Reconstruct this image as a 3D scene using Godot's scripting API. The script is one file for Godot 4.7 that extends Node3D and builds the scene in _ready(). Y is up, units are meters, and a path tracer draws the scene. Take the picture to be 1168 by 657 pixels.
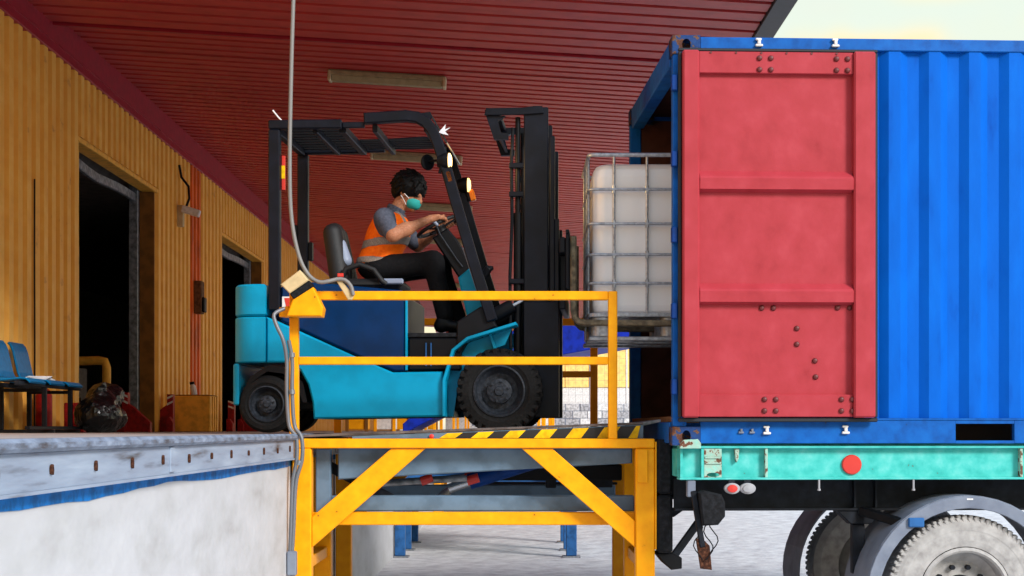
extends Node3D
# Loading bay: a teal electric forklift drives a caged tank from the dock over a yellow
# dock stand into a blue container. Units are metres, x runs along the truck, -z is away from the viewer.

class G:
	var v := PackedVector3Array()
	var n := PackedVector3Array()
	func tri(a, b, c, out):
		var fn = (c - a).cross(b - a)
		if fn.length_squared() < 1e-16: return
		fn = fn.normalized()
		if fn.dot(out) < 0:
			var t = b; b = c; c = t; fn = -fn
		v.append(a); v.append(b); v.append(c)
		for i in 3: n.append(fn)
	func quad(a, b, c, d, out):
		tri(a, b, c, out); tri(a, c, d, out)
	func stri(a, b, c, na, nb, nc):
		var fn = (c - a).cross(b - a)
		if fn.length_squared() < 1e-18: return
		if fn.dot(na + nb + nc) < 0:
			v.append(a); v.append(c); v.append(b); n.append(na); n.append(nc); n.append(nb)
		else:
			v.append(a); v.append(b); v.append(c); n.append(na); n.append(nb); n.append(nc)
	func box(c: Vector3, s: Vector3, bev := 0.0, b := Basis()):
		var h = s * 0.5
		if bev <= 0.0:
			for ax in 3:
				for sg in [-1.0, 1.0]:
					var o = Vector3.ZERO; o[ax] = sg
					var u = (ax + 1) % 3; var w = (ax + 2) % 3
					var q = []
					for k in [[-1, -1], [1, -1], [1, 1], [-1, 1]]:
						var p = Vector3.ZERO; p[ax] = sg * h[ax]; p[u] = k[0] * h[u]; p[w] = k[1] * h[w]
						q.append(c + b * p)
					quad(q[0], q[1], q[2], q[3], b * o)
			return
		bev = min(bev, 0.45 * min(s.x, min(s.y, s.z)))
		var hi = h - Vector3(bev, bev, bev)
		for ax in 3:
			var u = (ax + 1) % 3; var w = (ax + 2) % 3
			for sg in [-1.0, 1.0]:
				var o = Vector3.ZERO; o[ax] = sg
				var q = []
				for k in [[-1, -1], [1, -1], [1, 1], [-1, 1]]:
					var p = Vector3.ZERO; p[ax] = sg * h[ax]; p[u] = k[0] * hi[u]; p[w] = k[1] * hi[w]
					q.append(c + b * p)
				quad(q[0], q[1], q[2], q[3], b * o)
			for su in [-1.0, 1.0]:
				for sw in [-1.0, 1.0]:
					var o2 = Vector3.ZERO; o2[u] = su; o2[w] = sw
					var q2 = []
					for k in [[-1, 0], [1, 0], [1, 1], [-1, 1]]:
						var p = Vector3.ZERO; p[ax] = k[0] * hi[ax]
						p[u] = su * (h[u] if k[1] == 0 else hi[u]); p[w] = sw * (hi[w] if k[1] == 0 else h[w])
						q2.append(c + b * p)
					quad(q2[0], q2[1], q2[2], q2[3], b * o2)
		for sx in [-1.0, 1.0]:
			for sy in [-1.0, 1.0]:
				for sz in [-1.0, 1.0]:
					tri(c + b * Vector3(sx * h.x, sy * hi.y, sz * hi.z), c + b * Vector3(sx * hi.x, sy * h.y, sz * hi.z), c + b * Vector3(sx * hi.x, sy * hi.y, sz * h.z), b * Vector3(sx, sy, sz))
	func bb(x0, x1, y0, y1, z0, z1, bev := 0.0):
		box(Vector3(x0 + x1, y0 + y1, z0 + z1) * 0.5, Vector3(abs(x1 - x0), abs(y1 - y0), abs(z1 - z0)), bev)
	func bar(a: Vector3, b: Vector3, w, h, bev := 0.0, up := Vector3.UP):
		var x = (b - a).normalized()
		var u = up
		if abs(x.dot(u)) > 0.98: u = Vector3.RIGHT
		var z = x.cross(u).normalized()
		var y = z.cross(x)
		box((a + b) * 0.5, Vector3((b - a).length(), h, w), bev, Basis(x, y, z))
	static func inset(p, d):
		var r = PackedVector2Array(); var m = p.size()
		for i in m:
			var e0 = (p[i] - p[(i + m - 1) % m]).normalized(); var e1 = (p[(i + 1) % m] - p[i]).normalized()
			var n0 = Vector2(-e0.y, e0.x); var n1 = Vector2(-e1.y, e1.x)
			var k = n0 + n1
			var den = max(0.35, 1.0 + n0.dot(n1))
			r.append(p[i] + k * (d / den))
		return r
	func prism(poly, z0, z1, bev := 0.0, xf := Transform3D()):
		var p = PackedVector2Array(poly)
		var ar = 0.0
		for i in p.size():
			ar += p[i].cross(p[(i + 1) % p.size()])
		if ar < 0: p.reverse()
		if z0 > z1:
			var t = z0; z0 = z1; z1 = t
		var inn = inset(p, bev) if bev > 0 else p
		var b = xf.basis
		var idx = Geometry2D.triangulate_polygon(inn)
		for i in range(0, idx.size(), 3):
			var q = [inn[idx[i]], inn[idx[i + 1]], inn[idx[i + 2]]]
			for e in [[z0, -1.0], [z1, 1.0]]:
				tri(xf * Vector3(q[0].x, q[0].y, e[0]), xf * Vector3(q[1].x, q[1].y, e[0]), xf * Vector3(q[2].x, q[2].y, e[0]), b * Vector3(0, 0, e[1]))
		for i in p.size():
			var j = (i + 1) % p.size()
			var e = p[j] - p[i]
			var o = Vector3(e.y, -e.x, 0).normalized()
			if bev > 0:
				quad(xf * Vector3(p[i].x, p[i].y, z0 + bev), xf * Vector3(p[j].x, p[j].y, z0 + bev), xf * Vector3(p[j].x, p[j].y, z1 - bev), xf * Vector3(p[i].x, p[i].y, z1 - bev), b * o)
				quad(xf * Vector3(inn[i].x, inn[i].y, z0), xf * Vector3(inn[j].x, inn[j].y, z0), xf * Vector3(p[j].x, p[j].y, z0 + bev), xf * Vector3(p[i].x, p[i].y, z0 + bev), b * (o + Vector3(0, 0, -1)))
				quad(xf * Vector3(inn[i].x, inn[i].y, z1), xf * Vector3(inn[j].x, inn[j].y, z1), xf * Vector3(p[j].x, p[j].y, z1 - bev), xf * Vector3(p[i].x, p[i].y, z1 - bev), b * (o + Vector3(0, 0, 1)))
			else:
				quad(xf * Vector3(p[i].x, p[i].y, z0), xf * Vector3(p[j].x, p[j].y, z0), xf * Vector3(p[j].x, p[j].y, z1), xf * Vector3(p[i].x, p[i].y, z1), b * o)
	# a band of constant thickness along a polyline in xy, extruded in z
	func ribbon(path, th, z0, z1, bev := 0.0, xf := Transform3D()):
		var l = []; var r = []
		for i in path.size():
			var a = path[max(i - 1, 0)]; var b = path[min(i + 1, path.size() - 1)]
			var t = (b - a).normalized(); var nn = Vector2(-t.y, t.x) * th * 0.5
			l.append(path[i] + nn); r.append(path[i] - nn)
		r.reverse()
		prism(l + r, z0, z1, bev, xf)
	func tube(path, r, seg := 8, r1 := -1.0):
		if r1 < 0: r1 = r
		var m = path.size()
		var t = (path[1] - path[0]).normalized()
		var s = t.cross(Vector3.UP if abs(t.y) < 0.9 else Vector3.RIGHT).normalized()
		var prev = []; var prevn = []
		for i in m:
			var t2 = (path[min(i + 1, m - 1)] - path[max(i - 1, 0)]).normalized()
			s = (s - t2 * s.dot(t2)).normalized()
			var w = t2.cross(s)
			var rr = lerp(float(r), float(r1), float(i) / (m - 1))
			var ring = []; var rn = []
			for k in seg:
				var an = TAU * k / seg
				var d = s * cos(an) + w * sin(an)
				ring.append(path[i] + d * rr); rn.append(d)
			if i > 0:
				for k in seg:
					var k2 = (k + 1) % seg
					stri(prev[k], prev[k2], ring[k2], prevn[k], prevn[k2], rn[k2])
					stri(prev[k], ring[k2], ring[k], prevn[k], rn[k2], rn[k])
			if i == 0 or i == m - 1:
				for k in seg:
					tri(path[i], ring[k], ring[(k + 1) % seg], t2 * (-1.0 if i == 0 else 1.0))
			prev = ring; prevn = rn
	func cyl(a, b, r, seg := 12, r1 := -1.0):
		tube([a, b], r, seg, r1)
	# turned shape: points are (radius, height along local z), outside to the right when walking to +z
	func lathe(pr, seg, xf := Transform3D()):
		for i in pr.size() - 1:
			var p = pr[i]; var q = pr[i + 1]
			var t = q - p
			if t.length() < 1e-6: continue
			t = t.normalized()
			for k in seg:
				var a0 = TAU * k / seg; var a1 = TAU * (k + 1) / seg
				var d0 = Vector3(cos(a0), sin(a0), 0); var d1 = Vector3(cos(a1), sin(a1), 0)
				var z = Vector3(0, 0, 1)
				var n0 = (xf.basis * (d0 * t.y - z * t.x)).normalized(); var n1 = (xf.basis * (d1 * t.y - z * t.x)).normalized()
				var A = xf * (d0 * p.x + z * p.y); var B = xf * (d1 * p.x + z * p.y); var C = xf * (d1 * q.x + z * q.y); var D = xf * (d0 * q.x + z * q.y)
				stri(A, B, C, n0, n1, n1)
				stri(A, C, D, n0, n1, n0)
	# rectangular plate with an oval hole, in xy, from z0 to z1
	func holed(x0, x1, y0, y1, cx, cy, rx, ry, z0, z1, xf := Transform3D()):
		var m = 20; var o = []; var q = []
		for k in m:
			var a = TAU * k / m
			var d = Vector2(cos(a), sin(a))
			q.append(Vector2(cx + rx * d.x, cy + ry * d.y))
			var tx = INF; var ty = INF
			if abs(d.x) > 1e-6: tx = ((x1 - cx) if d.x > 0 else (x0 - cx)) / d.x
			if abs(d.y) > 1e-6: ty = ((y1 - cy) if d.y > 0 else (y0 - cy)) / d.y
			o.append(Vector2(cx, cy) + d * min(tx, ty))
		for cn in [Vector2(x0, y0), Vector2(x1, y0), Vector2(x1, y1), Vector2(x0, y1)]:
			var best = 0
			for k in m:
				if o[k].distance_to(cn) < o[best].distance_to(cn): best = k
			o[best] = cn
		for k in m:
			var j = (k + 1) % m
			for e in [[z0, -1.0], [z1, 1.0]]:
				quad(xf * Vector3(q[k].x, q[k].y, e[0]), xf * Vector3(o[k].x, o[k].y, e[0]), xf * Vector3(o[j].x, o[j].y, e[0]), xf * Vector3(q[j].x, q[j].y, e[0]), xf.basis * Vector3(0, 0, e[1]))
			quad(xf * Vector3(q[k].x, q[k].y, z0), xf * Vector3(q[j].x, q[j].y, z0), xf * Vector3(q[j].x, q[j].y, z1), xf * Vector3(q[k].x, q[k].y, z1), xf.basis * Vector3(cx - q[k].x, cy - q[k].y, 0))
			var mid = (o[k] + o[j]) * 0.5
			quad(xf * Vector3(o[k].x, o[k].y, z0), xf * Vector3(o[j].x, o[j].y, z0), xf * Vector3(o[j].x, o[j].y, z1), xf * Vector3(o[k].x, o[k].y, z1), xf.basis * Vector3(mid.x - cx, mid.y - cy, 0))
	# smooth body: tapered capsules and ellipsoids joined with a smooth minimum, meshed as surface nets
	func nets(prims, k, cell, clips := []):
		var lo = Vector3(1e9, 1e9, 1e9); var hi = -lo
		for p in prims:
			for e in ext(p, 0.0):
				lo = lo.min(e); hi = hi.max(e)
		lo -= Vector3.ONE * cell * 2.5; hi += Vector3.ONE * cell * 2.5
		var nx = int((hi.x - lo.x) / cell) + 2; var ny = int((hi.y - lo.y) / cell) + 2; var nz = int((hi.z - lo.z) / cell) + 2
		var f = PackedFloat32Array(); f.resize(nx * ny * nz); f.fill(1.0)
		for p in prims:
			var e = ext(p, k + cell)
			var i0 = Vector3i(((e[0] - lo) / cell).floor()).max(Vector3i.ZERO)
			var i1 = Vector3i(((e[1] - lo) / cell).ceil()).min(Vector3i(nx - 1, ny - 1, nz - 1))
			var isc = p.has("a")
			var a = p.get("a", Vector3.ZERO); var ba = p.get("b", Vector3.ZERO) - a; var bl = max(ba.length_squared(), 1e-9)
			var ra = p.get("ra", 0.0); var dr = p.get("rb", 0.0) - ra
			var c = p.get("c", Vector3.ZERO); var r = p.get("r", Vector3.ONE); var bi = p.get("basis", Basis()).inverse()
			for iz in range(i0.z, i1.z + 1):
				for iy in range(i0.y, i1.y + 1):
					for ix in range(i0.x, i1.x + 1):
						var q = lo + Vector3(ix, iy, iz) * cell
						var d: float
						if isc:
							var t = clampf((q - a).dot(ba) / bl, 0.0, 1.0)
							d = (q - a - ba * t).length() - ra - dr * t
						else:
							var w = bi * (q - c)
							var k0 = (w / r).length(); var k1 = (w / (r * r)).length()
							d = k0 * (k0 - 1.0) / max(k1, 1e-6) if k0 > 0.01 else -min(r.x, min(r.y, r.z))
						var id = (iz * ny + iy) * nx + ix
						var o = f[id]
						var h = max(k - abs(o - d), 0.0) / k
						f[id] = min(o, d) - h * h * k * 0.25
		if clips.size() > 0:
			for iz in nz:
				for iy in ny:
					for ix in nx:
						var q = lo + Vector3(ix, iy, iz) * cell
						var id = (iz * ny + iy) * nx + ix
						var d = f[id]
						for cl in clips: d = max(d, cl[0].dot(q) - cl[1])
						f[id] = d
		var vid = {}; var pos = []; var nor = []
		var cx = nx - 1; var cy = ny - 1
		for iz in nz - 1:
			for iy in ny - 1:
				for ix in nx - 1:
					var base = (iz * ny + iy) * nx + ix
					var vals = [f[base], f[base + 1], f[base + nx], f[base + nx + 1], f[base + nx * ny], f[base + nx * ny + 1], f[base + nx * ny + nx], f[base + nx * ny + nx + 1]]
					var neg = 0
					for q in vals:
						if q < 0.0: neg += 1
					if neg == 0 or neg == 8: continue
					var s = Vector3.ZERO; var cnt = 0
					for e in [[0, 1], [2, 3], [4, 5], [6, 7], [0, 2], [1, 3], [4, 6], [5, 7], [0, 4], [1, 5], [2, 6], [3, 7]]:
						var va = vals[e[0]]; var vb = vals[e[1]]
						if (va < 0.0) != (vb < 0.0):
							var t = va / (va - vb)
							var pa = Vector3(e[0] & 1, (e[0] >> 1) & 1, e[0] >> 2); var pb = Vector3(e[1] & 1, (e[1] >> 1) & 1, e[1] >> 2)
							s += pa.lerp(pb, t); cnt += 1
					vid[(iz * cy + iy) * cx + ix] = pos.size()
					pos.append(lo + (Vector3(ix, iy, iz) + s / cnt) * cell)
					nor.append(Vector3(vals[1] + vals[3] + vals[5] + vals[7] - vals[0] - vals[2] - vals[4] - vals[6], vals[2] + vals[3] + vals[6] + vals[7] - vals[0] - vals[1] - vals[4] - vals[5], vals[4] + vals[5] + vals[6] + vals[7] - vals[0] - vals[1] - vals[2] - vals[3]).normalized())
		for iz in range(1, nz - 1):
			for iy in range(1, ny - 1):
				for ix in range(1, nx - 1):
					var base = (iz * ny + iy) * nx + ix
					var s0 = f[base] < 0.0
					for ax in 3:
						if s0 == (f[base + [1, nx, nx * ny][ax]] < 0.0): continue
						var u = [0, 0, 0]; var w = [0, 0, 0]
						u[(ax + 1) % 3] = 1; w[(ax + 2) % 3] = 1
						var ids = []
						for o in [[0, 0], [1, 0], [1, 1], [0, 1]]:
							var X = ix - u[0] * o[0] - w[0] * o[1]; var Y = iy - u[1] * o[0] - w[1] * o[1]; var Z = iz - u[2] * o[0] - w[2] * o[1]
							ids.append(vid.get((Z * cy + Y) * cx + X, -1))
						if ids.has(-1): continue
						stri(pos[ids[0]], pos[ids[1]], pos[ids[2]], nor[ids[0]], nor[ids[1]], nor[ids[2]])
						stri(pos[ids[0]], pos[ids[2]], pos[ids[3]], nor[ids[0]], nor[ids[2]], nor[ids[3]])
	static func ext(p, pad):
		if p.has("a"):
			var m = Vector3.ONE * (max(p.ra, p.rb) + pad)
			return [p.a.min(p.b) - m, p.a.max(p.b) + m]
		var mr = max(p.r.x, max(p.r.y, p.r.z))
		var mm = Vector3.ONE * (mr + pad)
		if not p.has("basis"): mm = p.r + Vector3.ONE * pad
		return [p.c - mm, p.c + mm]
	func mesh():
		var a = []; a.resize(Mesh.ARRAY_MAX)
		a[Mesh.ARRAY_VERTEX] = v; a[Mesh.ARRAY_NORMAL] = n
		var m := ArrayMesh.new()
		m.add_surface_from_arrays(Mesh.PRIMITIVE_TRIANGLES, a)
		return m

var used := {}
var M := {}
var bumps := {}
var R := RandomNumberGenerator.new()

func numbered(s):
	if not used.has(s):
		used[s] = 0
		return s
	used[s] += 1
	return "%s_%03d" % [s, used[s]]
func thing(called, label, category, at := Vector3.ZERO, turn := 0.0, group := ""):
	var o := Node3D.new(); o.name = numbered(called); add_child(o)
	o.position = at; o.rotation.y = turn
	tag(o, label, category, group)
	return o
func tag(o, label, category, group := ""):
	o.set_meta("label", label); o.set_meta("category", category)
	if group != "": o.set_meta("group", group)
func part(parent, called, g, m):
	var o := MeshInstance3D.new()
	o.name = called
	o.mesh = g.mesh() if g is G else g
	o.material_override = m
	parent.add_child(o, true)
	return o
func struct(called, g, m):
	var o := MeshInstance3D.new()
	o.name = numbered(called); o.mesh = g.mesh(); o.material_override = m
	o.set_meta("kind", "structure")
	add_child(o)
	return o
func one(called, g, m, label, category, at := Vector3.ZERO, turn := 0.0, group := ""):
	var o := MeshInstance3D.new()
	o.name = numbered(called); o.mesh = g.mesh(); o.material_override = m
	add_child(o); o.position = at; o.rotation.y = turn
	tag(o, label, category, group)
	return o
func V(x, y, z): return Vector3(x, y, z)
func P(x, y): return Vector2(x, y)
func pts(a):
	var r = []
	for i in range(0, a.size(), 2): r.append(Vector2(a[i], a[i + 1]))
	return r

func noise_tex(stops, freq, sd, size := 512, oct := 5, kind := FastNoiseLite.TYPE_SIMPLEX_SMOOTH):
	var t := NoiseTexture2D.new()
	t.width = size; t.height = size; t.seamless = true
	var nz := FastNoiseLite.new(); nz.seed = sd; nz.frequency = freq; nz.noise_type = kind
	nz.fractal_octaves = oct; nz.fractal_gain = 0.55
	t.noise = nz
	var gr := Gradient.new()
	var o := PackedFloat32Array(); var c := PackedColorArray()
	for s in stops:
		o.append(s[0]); c.append(s[1])
	gr.offsets = o; gr.colors = c
	t.color_ramp = gr
	return t
func bump(freq, sd, strength):
	var key = "%s_%s" % [freq, sd]
	if bumps.has(key): return bumps[key]
	var t := NoiseTexture2D.new()
	t.width = 512; t.height = 512; t.seamless = true; t.as_normal_map = true; t.bump_strength = strength
	var nz := FastNoiseLite.new(); nz.seed = sd; nz.frequency = freq; nz.fractal_octaves = 4
	t.noise = nz
	bumps[key] = t
	return t
# surface with colour patches: stops of a colour ramp over layered noise, scale in repeats per metre
func mt(stops, rough, scale = 0.6, freq := 0.012, bmp := 0.0, metal := 0.0, sd := 1, world := true, oct := 5):
	var m := StandardMaterial3D.new()
	m.albedo_texture = noise_tex(stops, freq, sd, 512, oct)
	m.roughness = rough; m.metallic = metal; m.metallic_specular = 0.5 if metal > 0.0 else 0.3
	m.uv1_triplanar = true; m.uv1_world_triplanar = world
	m.uv1_scale = scale if scale is Vector3 else Vector3.ONE * scale
	if bmp > 0.0:
		m.normal_enabled = true; m.normal_texture = bump(0.03, 7, 6.0); m.normal_scale = bmp
	return m
func flat(c, rough, metal := 0.0):
	var m := StandardMaterial3D.new(); m.albedo_color = c; m.roughness = rough; m.metallic = metal
	return m
func C(r, g, b): return Color(r, g, b)
func shade(c, k): return Color(clampf(c.r * k, 0, 1), clampf(c.g * k, 0, 1), clampf(c.b * k, 0, 1))
func paint(c, rough, vary := 0.10, scale = 0.5, sd := 1, bmp := 0.0, chips = null, amount := 0.2):
	var s = [[0.0, shade(c, 1.0 - vary * 2)], [0.35, shade(c, 1.0 - vary)], [0.5, c], [0.7, shade(c, 1.0 + vary * 0.6)], [1.0, shade(c, 1.0 + vary)]]
	if chips != null:
		s = [[0.0, shade(chips, 0.7)], [amount - 0.01, chips], [amount + 0.01, shade(c, 1.0 - vary)], [0.5, c], [0.75, shade(c, 1.0 + vary * 0.5)], [1.0, shade(c, 1.0 + vary)]]
	return mt(s, rough, scale, 0.014, bmp, 0.0, sd)
const EYE := 1.55
const DOCK := 1.52        # dock floor
const EDGE := -1.5        # dock edge
const WALL := -4.8        # warehouse wall face
func roof_y(x): return 5.50 - 0.062 * x

func _ready():
	R.seed = 11
	# ---- camera, sky, sun, exposure
	var cam := Camera3D.new(); cam.name = "camera"
	cam.projection = Camera3D.PROJECTION_FRUSTUM
	cam.near = 0.1; cam.far = 400.0
	cam.size = 0.1 * 657.0 / 1800.0
	cam.frustum_offset = Vector2(-6.0, 161.5) / 1800.0 * 0.1
	cam.position = Vector3(0, EYE, 0)
	add_child(cam); cam.current = true
	var env := Environment.new()
	env.background_mode = Environment.BG_SKY
	env.tonemap_mode = Environment.TONE_MAPPER_LINEAR
	env.tonemap_exposure = 2.6
	env.sdfgi_enabled = true; env.ssao_enabled = true; env.ssil_enabled = true
	var sky := Sky.new(); sky.sky_material = sky_mat(); env.sky = sky
	env.background_energy_multiplier = 0.78
	var we := WorldEnvironment.new(); we.name = "world_environment"; we.environment = env; add_child(we)
	var sun := DirectionalLight3D.new(); sun.name = "sun"
	sun.light_energy = 0.5; sun.light_angular_distance = 16.0; sun.light_color = Color(1.0, 0.985, 0.97); sun.shadow_enabled = true
	add_child(sun)
	sun.look_at_from_position(Vector3(7.5, 6.0, 8), Vector3.ZERO)
	materials()
	ground()
	dock()
	warehouse()
	canopy()
	stands()
	far_side()
	container()
	trailer()
	forklift()
	driver()
	tank()
	dock_clutter()

func sky_mat():
	var w := 1024; var h := 512
	var img := Image.create(w, h, false, Image.FORMAT_RGB8)
	var nz := FastNoiseLite.new(); nz.seed = 5; nz.frequency = 1.3; nz.fractal_octaves = 6
	for y in h:
		var el = (0.5 - (y + 0.5) / h) * PI
		for x in w:
			var az = TAU * x / w
			var d = Vector3(cos(az) * cos(el), sin(el), sin(az) * cos(el))
			var c: Color
			if el > 0.0:
				c = Color(0.76, 0.73, 0.62).lerp(Color(0.665, 0.72, 0.695), clampf(el / 0.3, 0.0, 1.0)).lerp(Color(0.68, 0.77, 0.88), clampf((el - 0.28) / 0.35, 0.0, 1.0))
				var k = nz.get_noise_3d(d.x * 4.0 + d.z * 1.5 + d.y * 6.0, d.y * 14.0 - d.x * 3.0, d.z * 4.0 - d.x * 1.5) * 0.5 + 0.5
				c = c.lerp(Color(0.80, 0.715, 0.54), smoothstep(0.44, 0.62, k) * 0.9 * (1.0 - smoothstep(0.28, 0.6, el)))
				c = c.lerp(Color(0.70, 0.71, 0.66), smoothstep(0.5, 0.25, k) * 0.5)
			else:
				c = Color(0.6, 0.59, 0.57)
			img.set_pixel(x, y, c)
	var m := PanoramaSkyMaterial.new()
	m.panorama = ImageTexture.create_from_image(img)
	return m

func materials():
	M.ground = mt([[0.0, C(.66, .65, .655)], [0.3, C(.73, .72, .725)], [0.5, C(.775, .77, .77)], [0.65, C(.80, .795, .795)], [1.0, C(.84, .835, .83)]], 0.85, Vector3(0.28, 0.28, 0.5), 0.02, 0.35, 0.0, 3)
	M.concrete = mt([[0.0, C(.64, .635, .635)], [0.15, C(.685, .68, .685)], [0.32, C(.71, .71, .715)], [0.55, C(.73, .73, .74)], [1.0, C(.755, .755, .765)]], 0.8, Vector3(0.5, 0.35, 0.12), 0.02, 0.12, 0.0, 4, true, 8)
	M.deck = mt([[0.0, C(.42, .39, .38)], [0.3, C(.54, .51, .50)], [0.6, C(.60, .57, .56)], [1.0, C(.68, .65, .64)]], 0.75, 0.5, 0.02, 0.2, 0.0, 5)
	M.plate = mt([[0.0, C(.16, .14, .14)], [0.4, C(.30, .27, .26)], [0.6, C(.38, .35, .34)], [1.0, C(.5, .45, .43)]], 0.6, 0.5, 0.02, 0.2, 0.2, 64)
	M.edge = mt([[0.0, C(.30, .28, .28)], [0.16, C(.43, .46, .51)], [0.35, C(.535, .58, .65)], [0.6, C(.565, .615, .685)], [1.0, C(.64, .69, .75)]], 0.5, Vector3(1.0, 1.6, 0.15), 0.014, 0.06, 0.0, 6, true, 6)
	M.nosing = mt([[0.0, C(.24, .2, .19)], [0.25, C(.36, .38, .42)], [0.5, C(.45, .49, .56)], [1.0, C(.60, .65, .72)]], 0.55, Vector3(1.0, 2.5, 0.6), 0.014, 0.3, 0.0, 7)
	M.blue_stripe = paint(C(.03, .42, .70), 0.6, 0.12, 1.5, 8)
	M.rust = mt([[0.0, C(.12, .07, .05)], [0.45, C(.24, .14, .10)], [0.7, C(.33, .20, .14)], [1.0, C(.44, .31, .24)]], 0.9, 4.0, 0.02, 0.3, 0.0, 9, false)
	M.wall = mt([[0.0, C(.66, .44, .18)], [0.10, C(.82, .57, .23)], [0.22, C(.92, .66, .27)], [0.6, C(.95, .70, .295)], [1.0, C(.97, .75, .37)]], 0.5, Vector3(0.55, 0.45, 0.3), 0.012, 0.05, 0.0, 10, true, 6)
	M.wall2 = mt([[0.0, C(.64, .42, .17)], [0.10, C(.80, .55, .22)], [0.22, C(.91, .65, .265)], [0.6, C(.94, .69, .29)], [1.0, C(.96, .74, .36)]], 0.5, Vector3(0.45, 0.4, 0.25), 0.012, 0.05, 0.0, 12, true, 6)
	M.orange = paint(C(.86, .38, .10), 0.5, 0.12, Vector3(0.8, 0.2, 0.8), 13)
	M.jamb = paint(C(.52, .34, .14), 0.6, 0.08, 0.6, 14)
	M.trim = paint(C(.60, .125, .175), 0.4, 0.05, 0.8, 15)
	M.roof = paint(C(.75, .265, .24), 0.45, 0.04, Vector3(0.3, 0.4, 0.5), 16)
	M.roof2 = paint(C(.735, .255, .235), 0.45, 0.04, Vector3(0.35, 0.4, 0.55), 17)
	M.navy = paint(C(.045, .055, .11), 0.45, 0.2, 1.0, 18)
	M.room = paint(C(.46, .44, .42), 0.85, 0.08, 0.4, 19)
	M.steel = mt([[0.0, C(.30, .31, .33)], [0.5, C(.50, .52, .54)], [1.0, C(.66, .67, .70)]], 0.45, 1.0, 0.02, 0.1, 0.5, 20)
	M.yellow = mt([[0.0, C(.50, .31, .06)], [0.05, C(.66, .42, .05)], [0.07, C(.92, .59, .03)], [0.35, C(.95, .62, .03)], [0.6, C(.965, .64, .035)], [1.0, C(.98, .68, .06)]], 0.42, 0.7, 0.02, 0.05, 0.0, 21)
	M.slab = paint(C(.38, .47, .55), 0.5, 0.07, 0.5, 22, 0.03)
	M.black = paint(C(.042, .047, .064), 0.5, 0.12, 0.8, 23)
	M.rubber = mt([[0.0, C(.04, .042, .05)], [0.5, C(.085, .09, .105)], [1.0, C(.15, .155, .175)]], 0.75, 1.5, 0.03, 0.3, 0.0, 24, false)
	M.tyre = mt([[0.0, C(.035, .035, .038)], [0.5, C(.07, .068, .07)], [1.0, C(.13, .125, .12)]], 0.75, 2.5, 0.03, 0.3, 0.0, 25, false)
	M.blue = mt([[0.0, C(.0, .26, .60)], [0.12, C(.0, .31, .67)], [0.3, C(.0, .345, .72)], [0.6, C(.0, .36, .745)], [1.0, C(.0, .39, .78)]], 0.6, Vector3(0.5, 0.16, 0.5), 0.016, 0.03, 0.0, 26, true, 7)
	M.blue.metallic_specular = 0.2
	M.blue_rail = mt([[0.0, C(.28, .16, .12)], [0.07, C(.30, .2, .16)], [0.075, C(.0, .28, .56)], [0.5, C(.0, .335, .65)], [1.0, C(.02, .38, .70)]], 0.5, 0.7, 0.02, 0.04, 0.0, 27)
	M.blue_dark = paint(C(.0, .20, .46), 0.5, 0.1, 0.8, 28)
	M.casting = mt([[0.0, C(.22, .12, .08)], [0.36, C(.38, .23, .15)], [0.44, C(.44, .32, .24)], [0.50, C(.10, .22, .42)], [1.0, C(.16, .30, .52)]], 0.7, 1.6, 0.014, 0.2, 0.0, 29, true, 7)
	M.red = mt([[0.0, C(.58, .165, .19)], [0.12, C(.61, .185, .215)], [0.35, C(.635, .20, .23)], [0.6, C(.65, .21, .245)], [1.0, C(.68, .245, .28)]], 0.5, Vector3(0.5, 0.4, 0.5), 0.016, 0.04, 0.0, 30, true, 7)
	M.gasket = flat(C(.07, .08, .11), 0.6)
	M.bolt = flat(C(.36, .09, .09), 0.5)
	M.turq = mt([[0.0, C(.34, .20, .13)], [0.08, C(.42, .28, .2)], [0.09, C(.20, .66, .63)], [0.4, C(.26, .72, .69)], [0.6, C(.31, .745, .715)], [1.0, C(.44, .78, .76)]], 0.55, 0.8, 0.018, 0.05, 0.0, 31, true, 7)
	M.turq_rust = mt([[0.0, C(.30, .17, .11)], [0.36, C(.42, .26, .19)], [0.40, C(.62, .70, .64)], [1.0, C(.5, .82, .76)]], 0.7, 1.8, 0.014, 0.2, 0.0, 32, true, 7)
	M.frame = mt([[0.0, C(.05, .058, .075)], [0.5, C(.09, .105, .135)], [1.0, C(.14, .16, .195)]], 0.6, 0.8, 0.02, 0.06, 0.0, 33)
	M.fender = mt([[0.0, C(.34, .365, .42)], [0.4, C(.43, .46, .52)], [1.0, C(.52, .55, .60)]], 0.6, 0.5, 0.012, 0.06, 0.0, 34)
	M.dusty = mt([[0.0, C(.52, .505, .50)], [0.4, C(.62, .61, .60)], [0.6, C(.66, .65, .64)], [1.0, C(.72, .71, .70)]], 0.9, 0.9, 0.02, 0.12, 0.0, 35, false)
	M.teal = paint(C(.0, .55, .70), 0.4, 0.03, 0.6, 36, 0.02)
	M.hood = paint(C(.0, .165, .33), 0.35, 0.05, 0.6, 37, 0.02)
	M.mast = mt([[0.0, C(.035, .043, .07)], [0.5, C(.05, .062, .10)], [1.0, C(.075, .09, .135)]], 0.45, 0.8, 0.012, 0.03, 0.0, 38)
	M.fork = mt([[0.0, C(.26, .22, .17)], [0.4, C(.40, .36, .29)], [0.6, C(.50, .45, .36)], [1.0, C(.60, .55, .45)]], 0.7, 1.5, 0.02, 0.2, 0.1, 39)
	M.rim = mt([[0.0, C(.08, .09, .105)], [0.5, C(.15, .165, .19)], [1.0, C(.24, .26, .3)]], 0.55, 3.0, 0.02, 0.1, 0.0, 40, false)
	M.vinyl = flat(C(.04, .042, .05), 0.65)
	M.grey_vinyl = flat(C(.5, .54, .62), 0.5)
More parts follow.
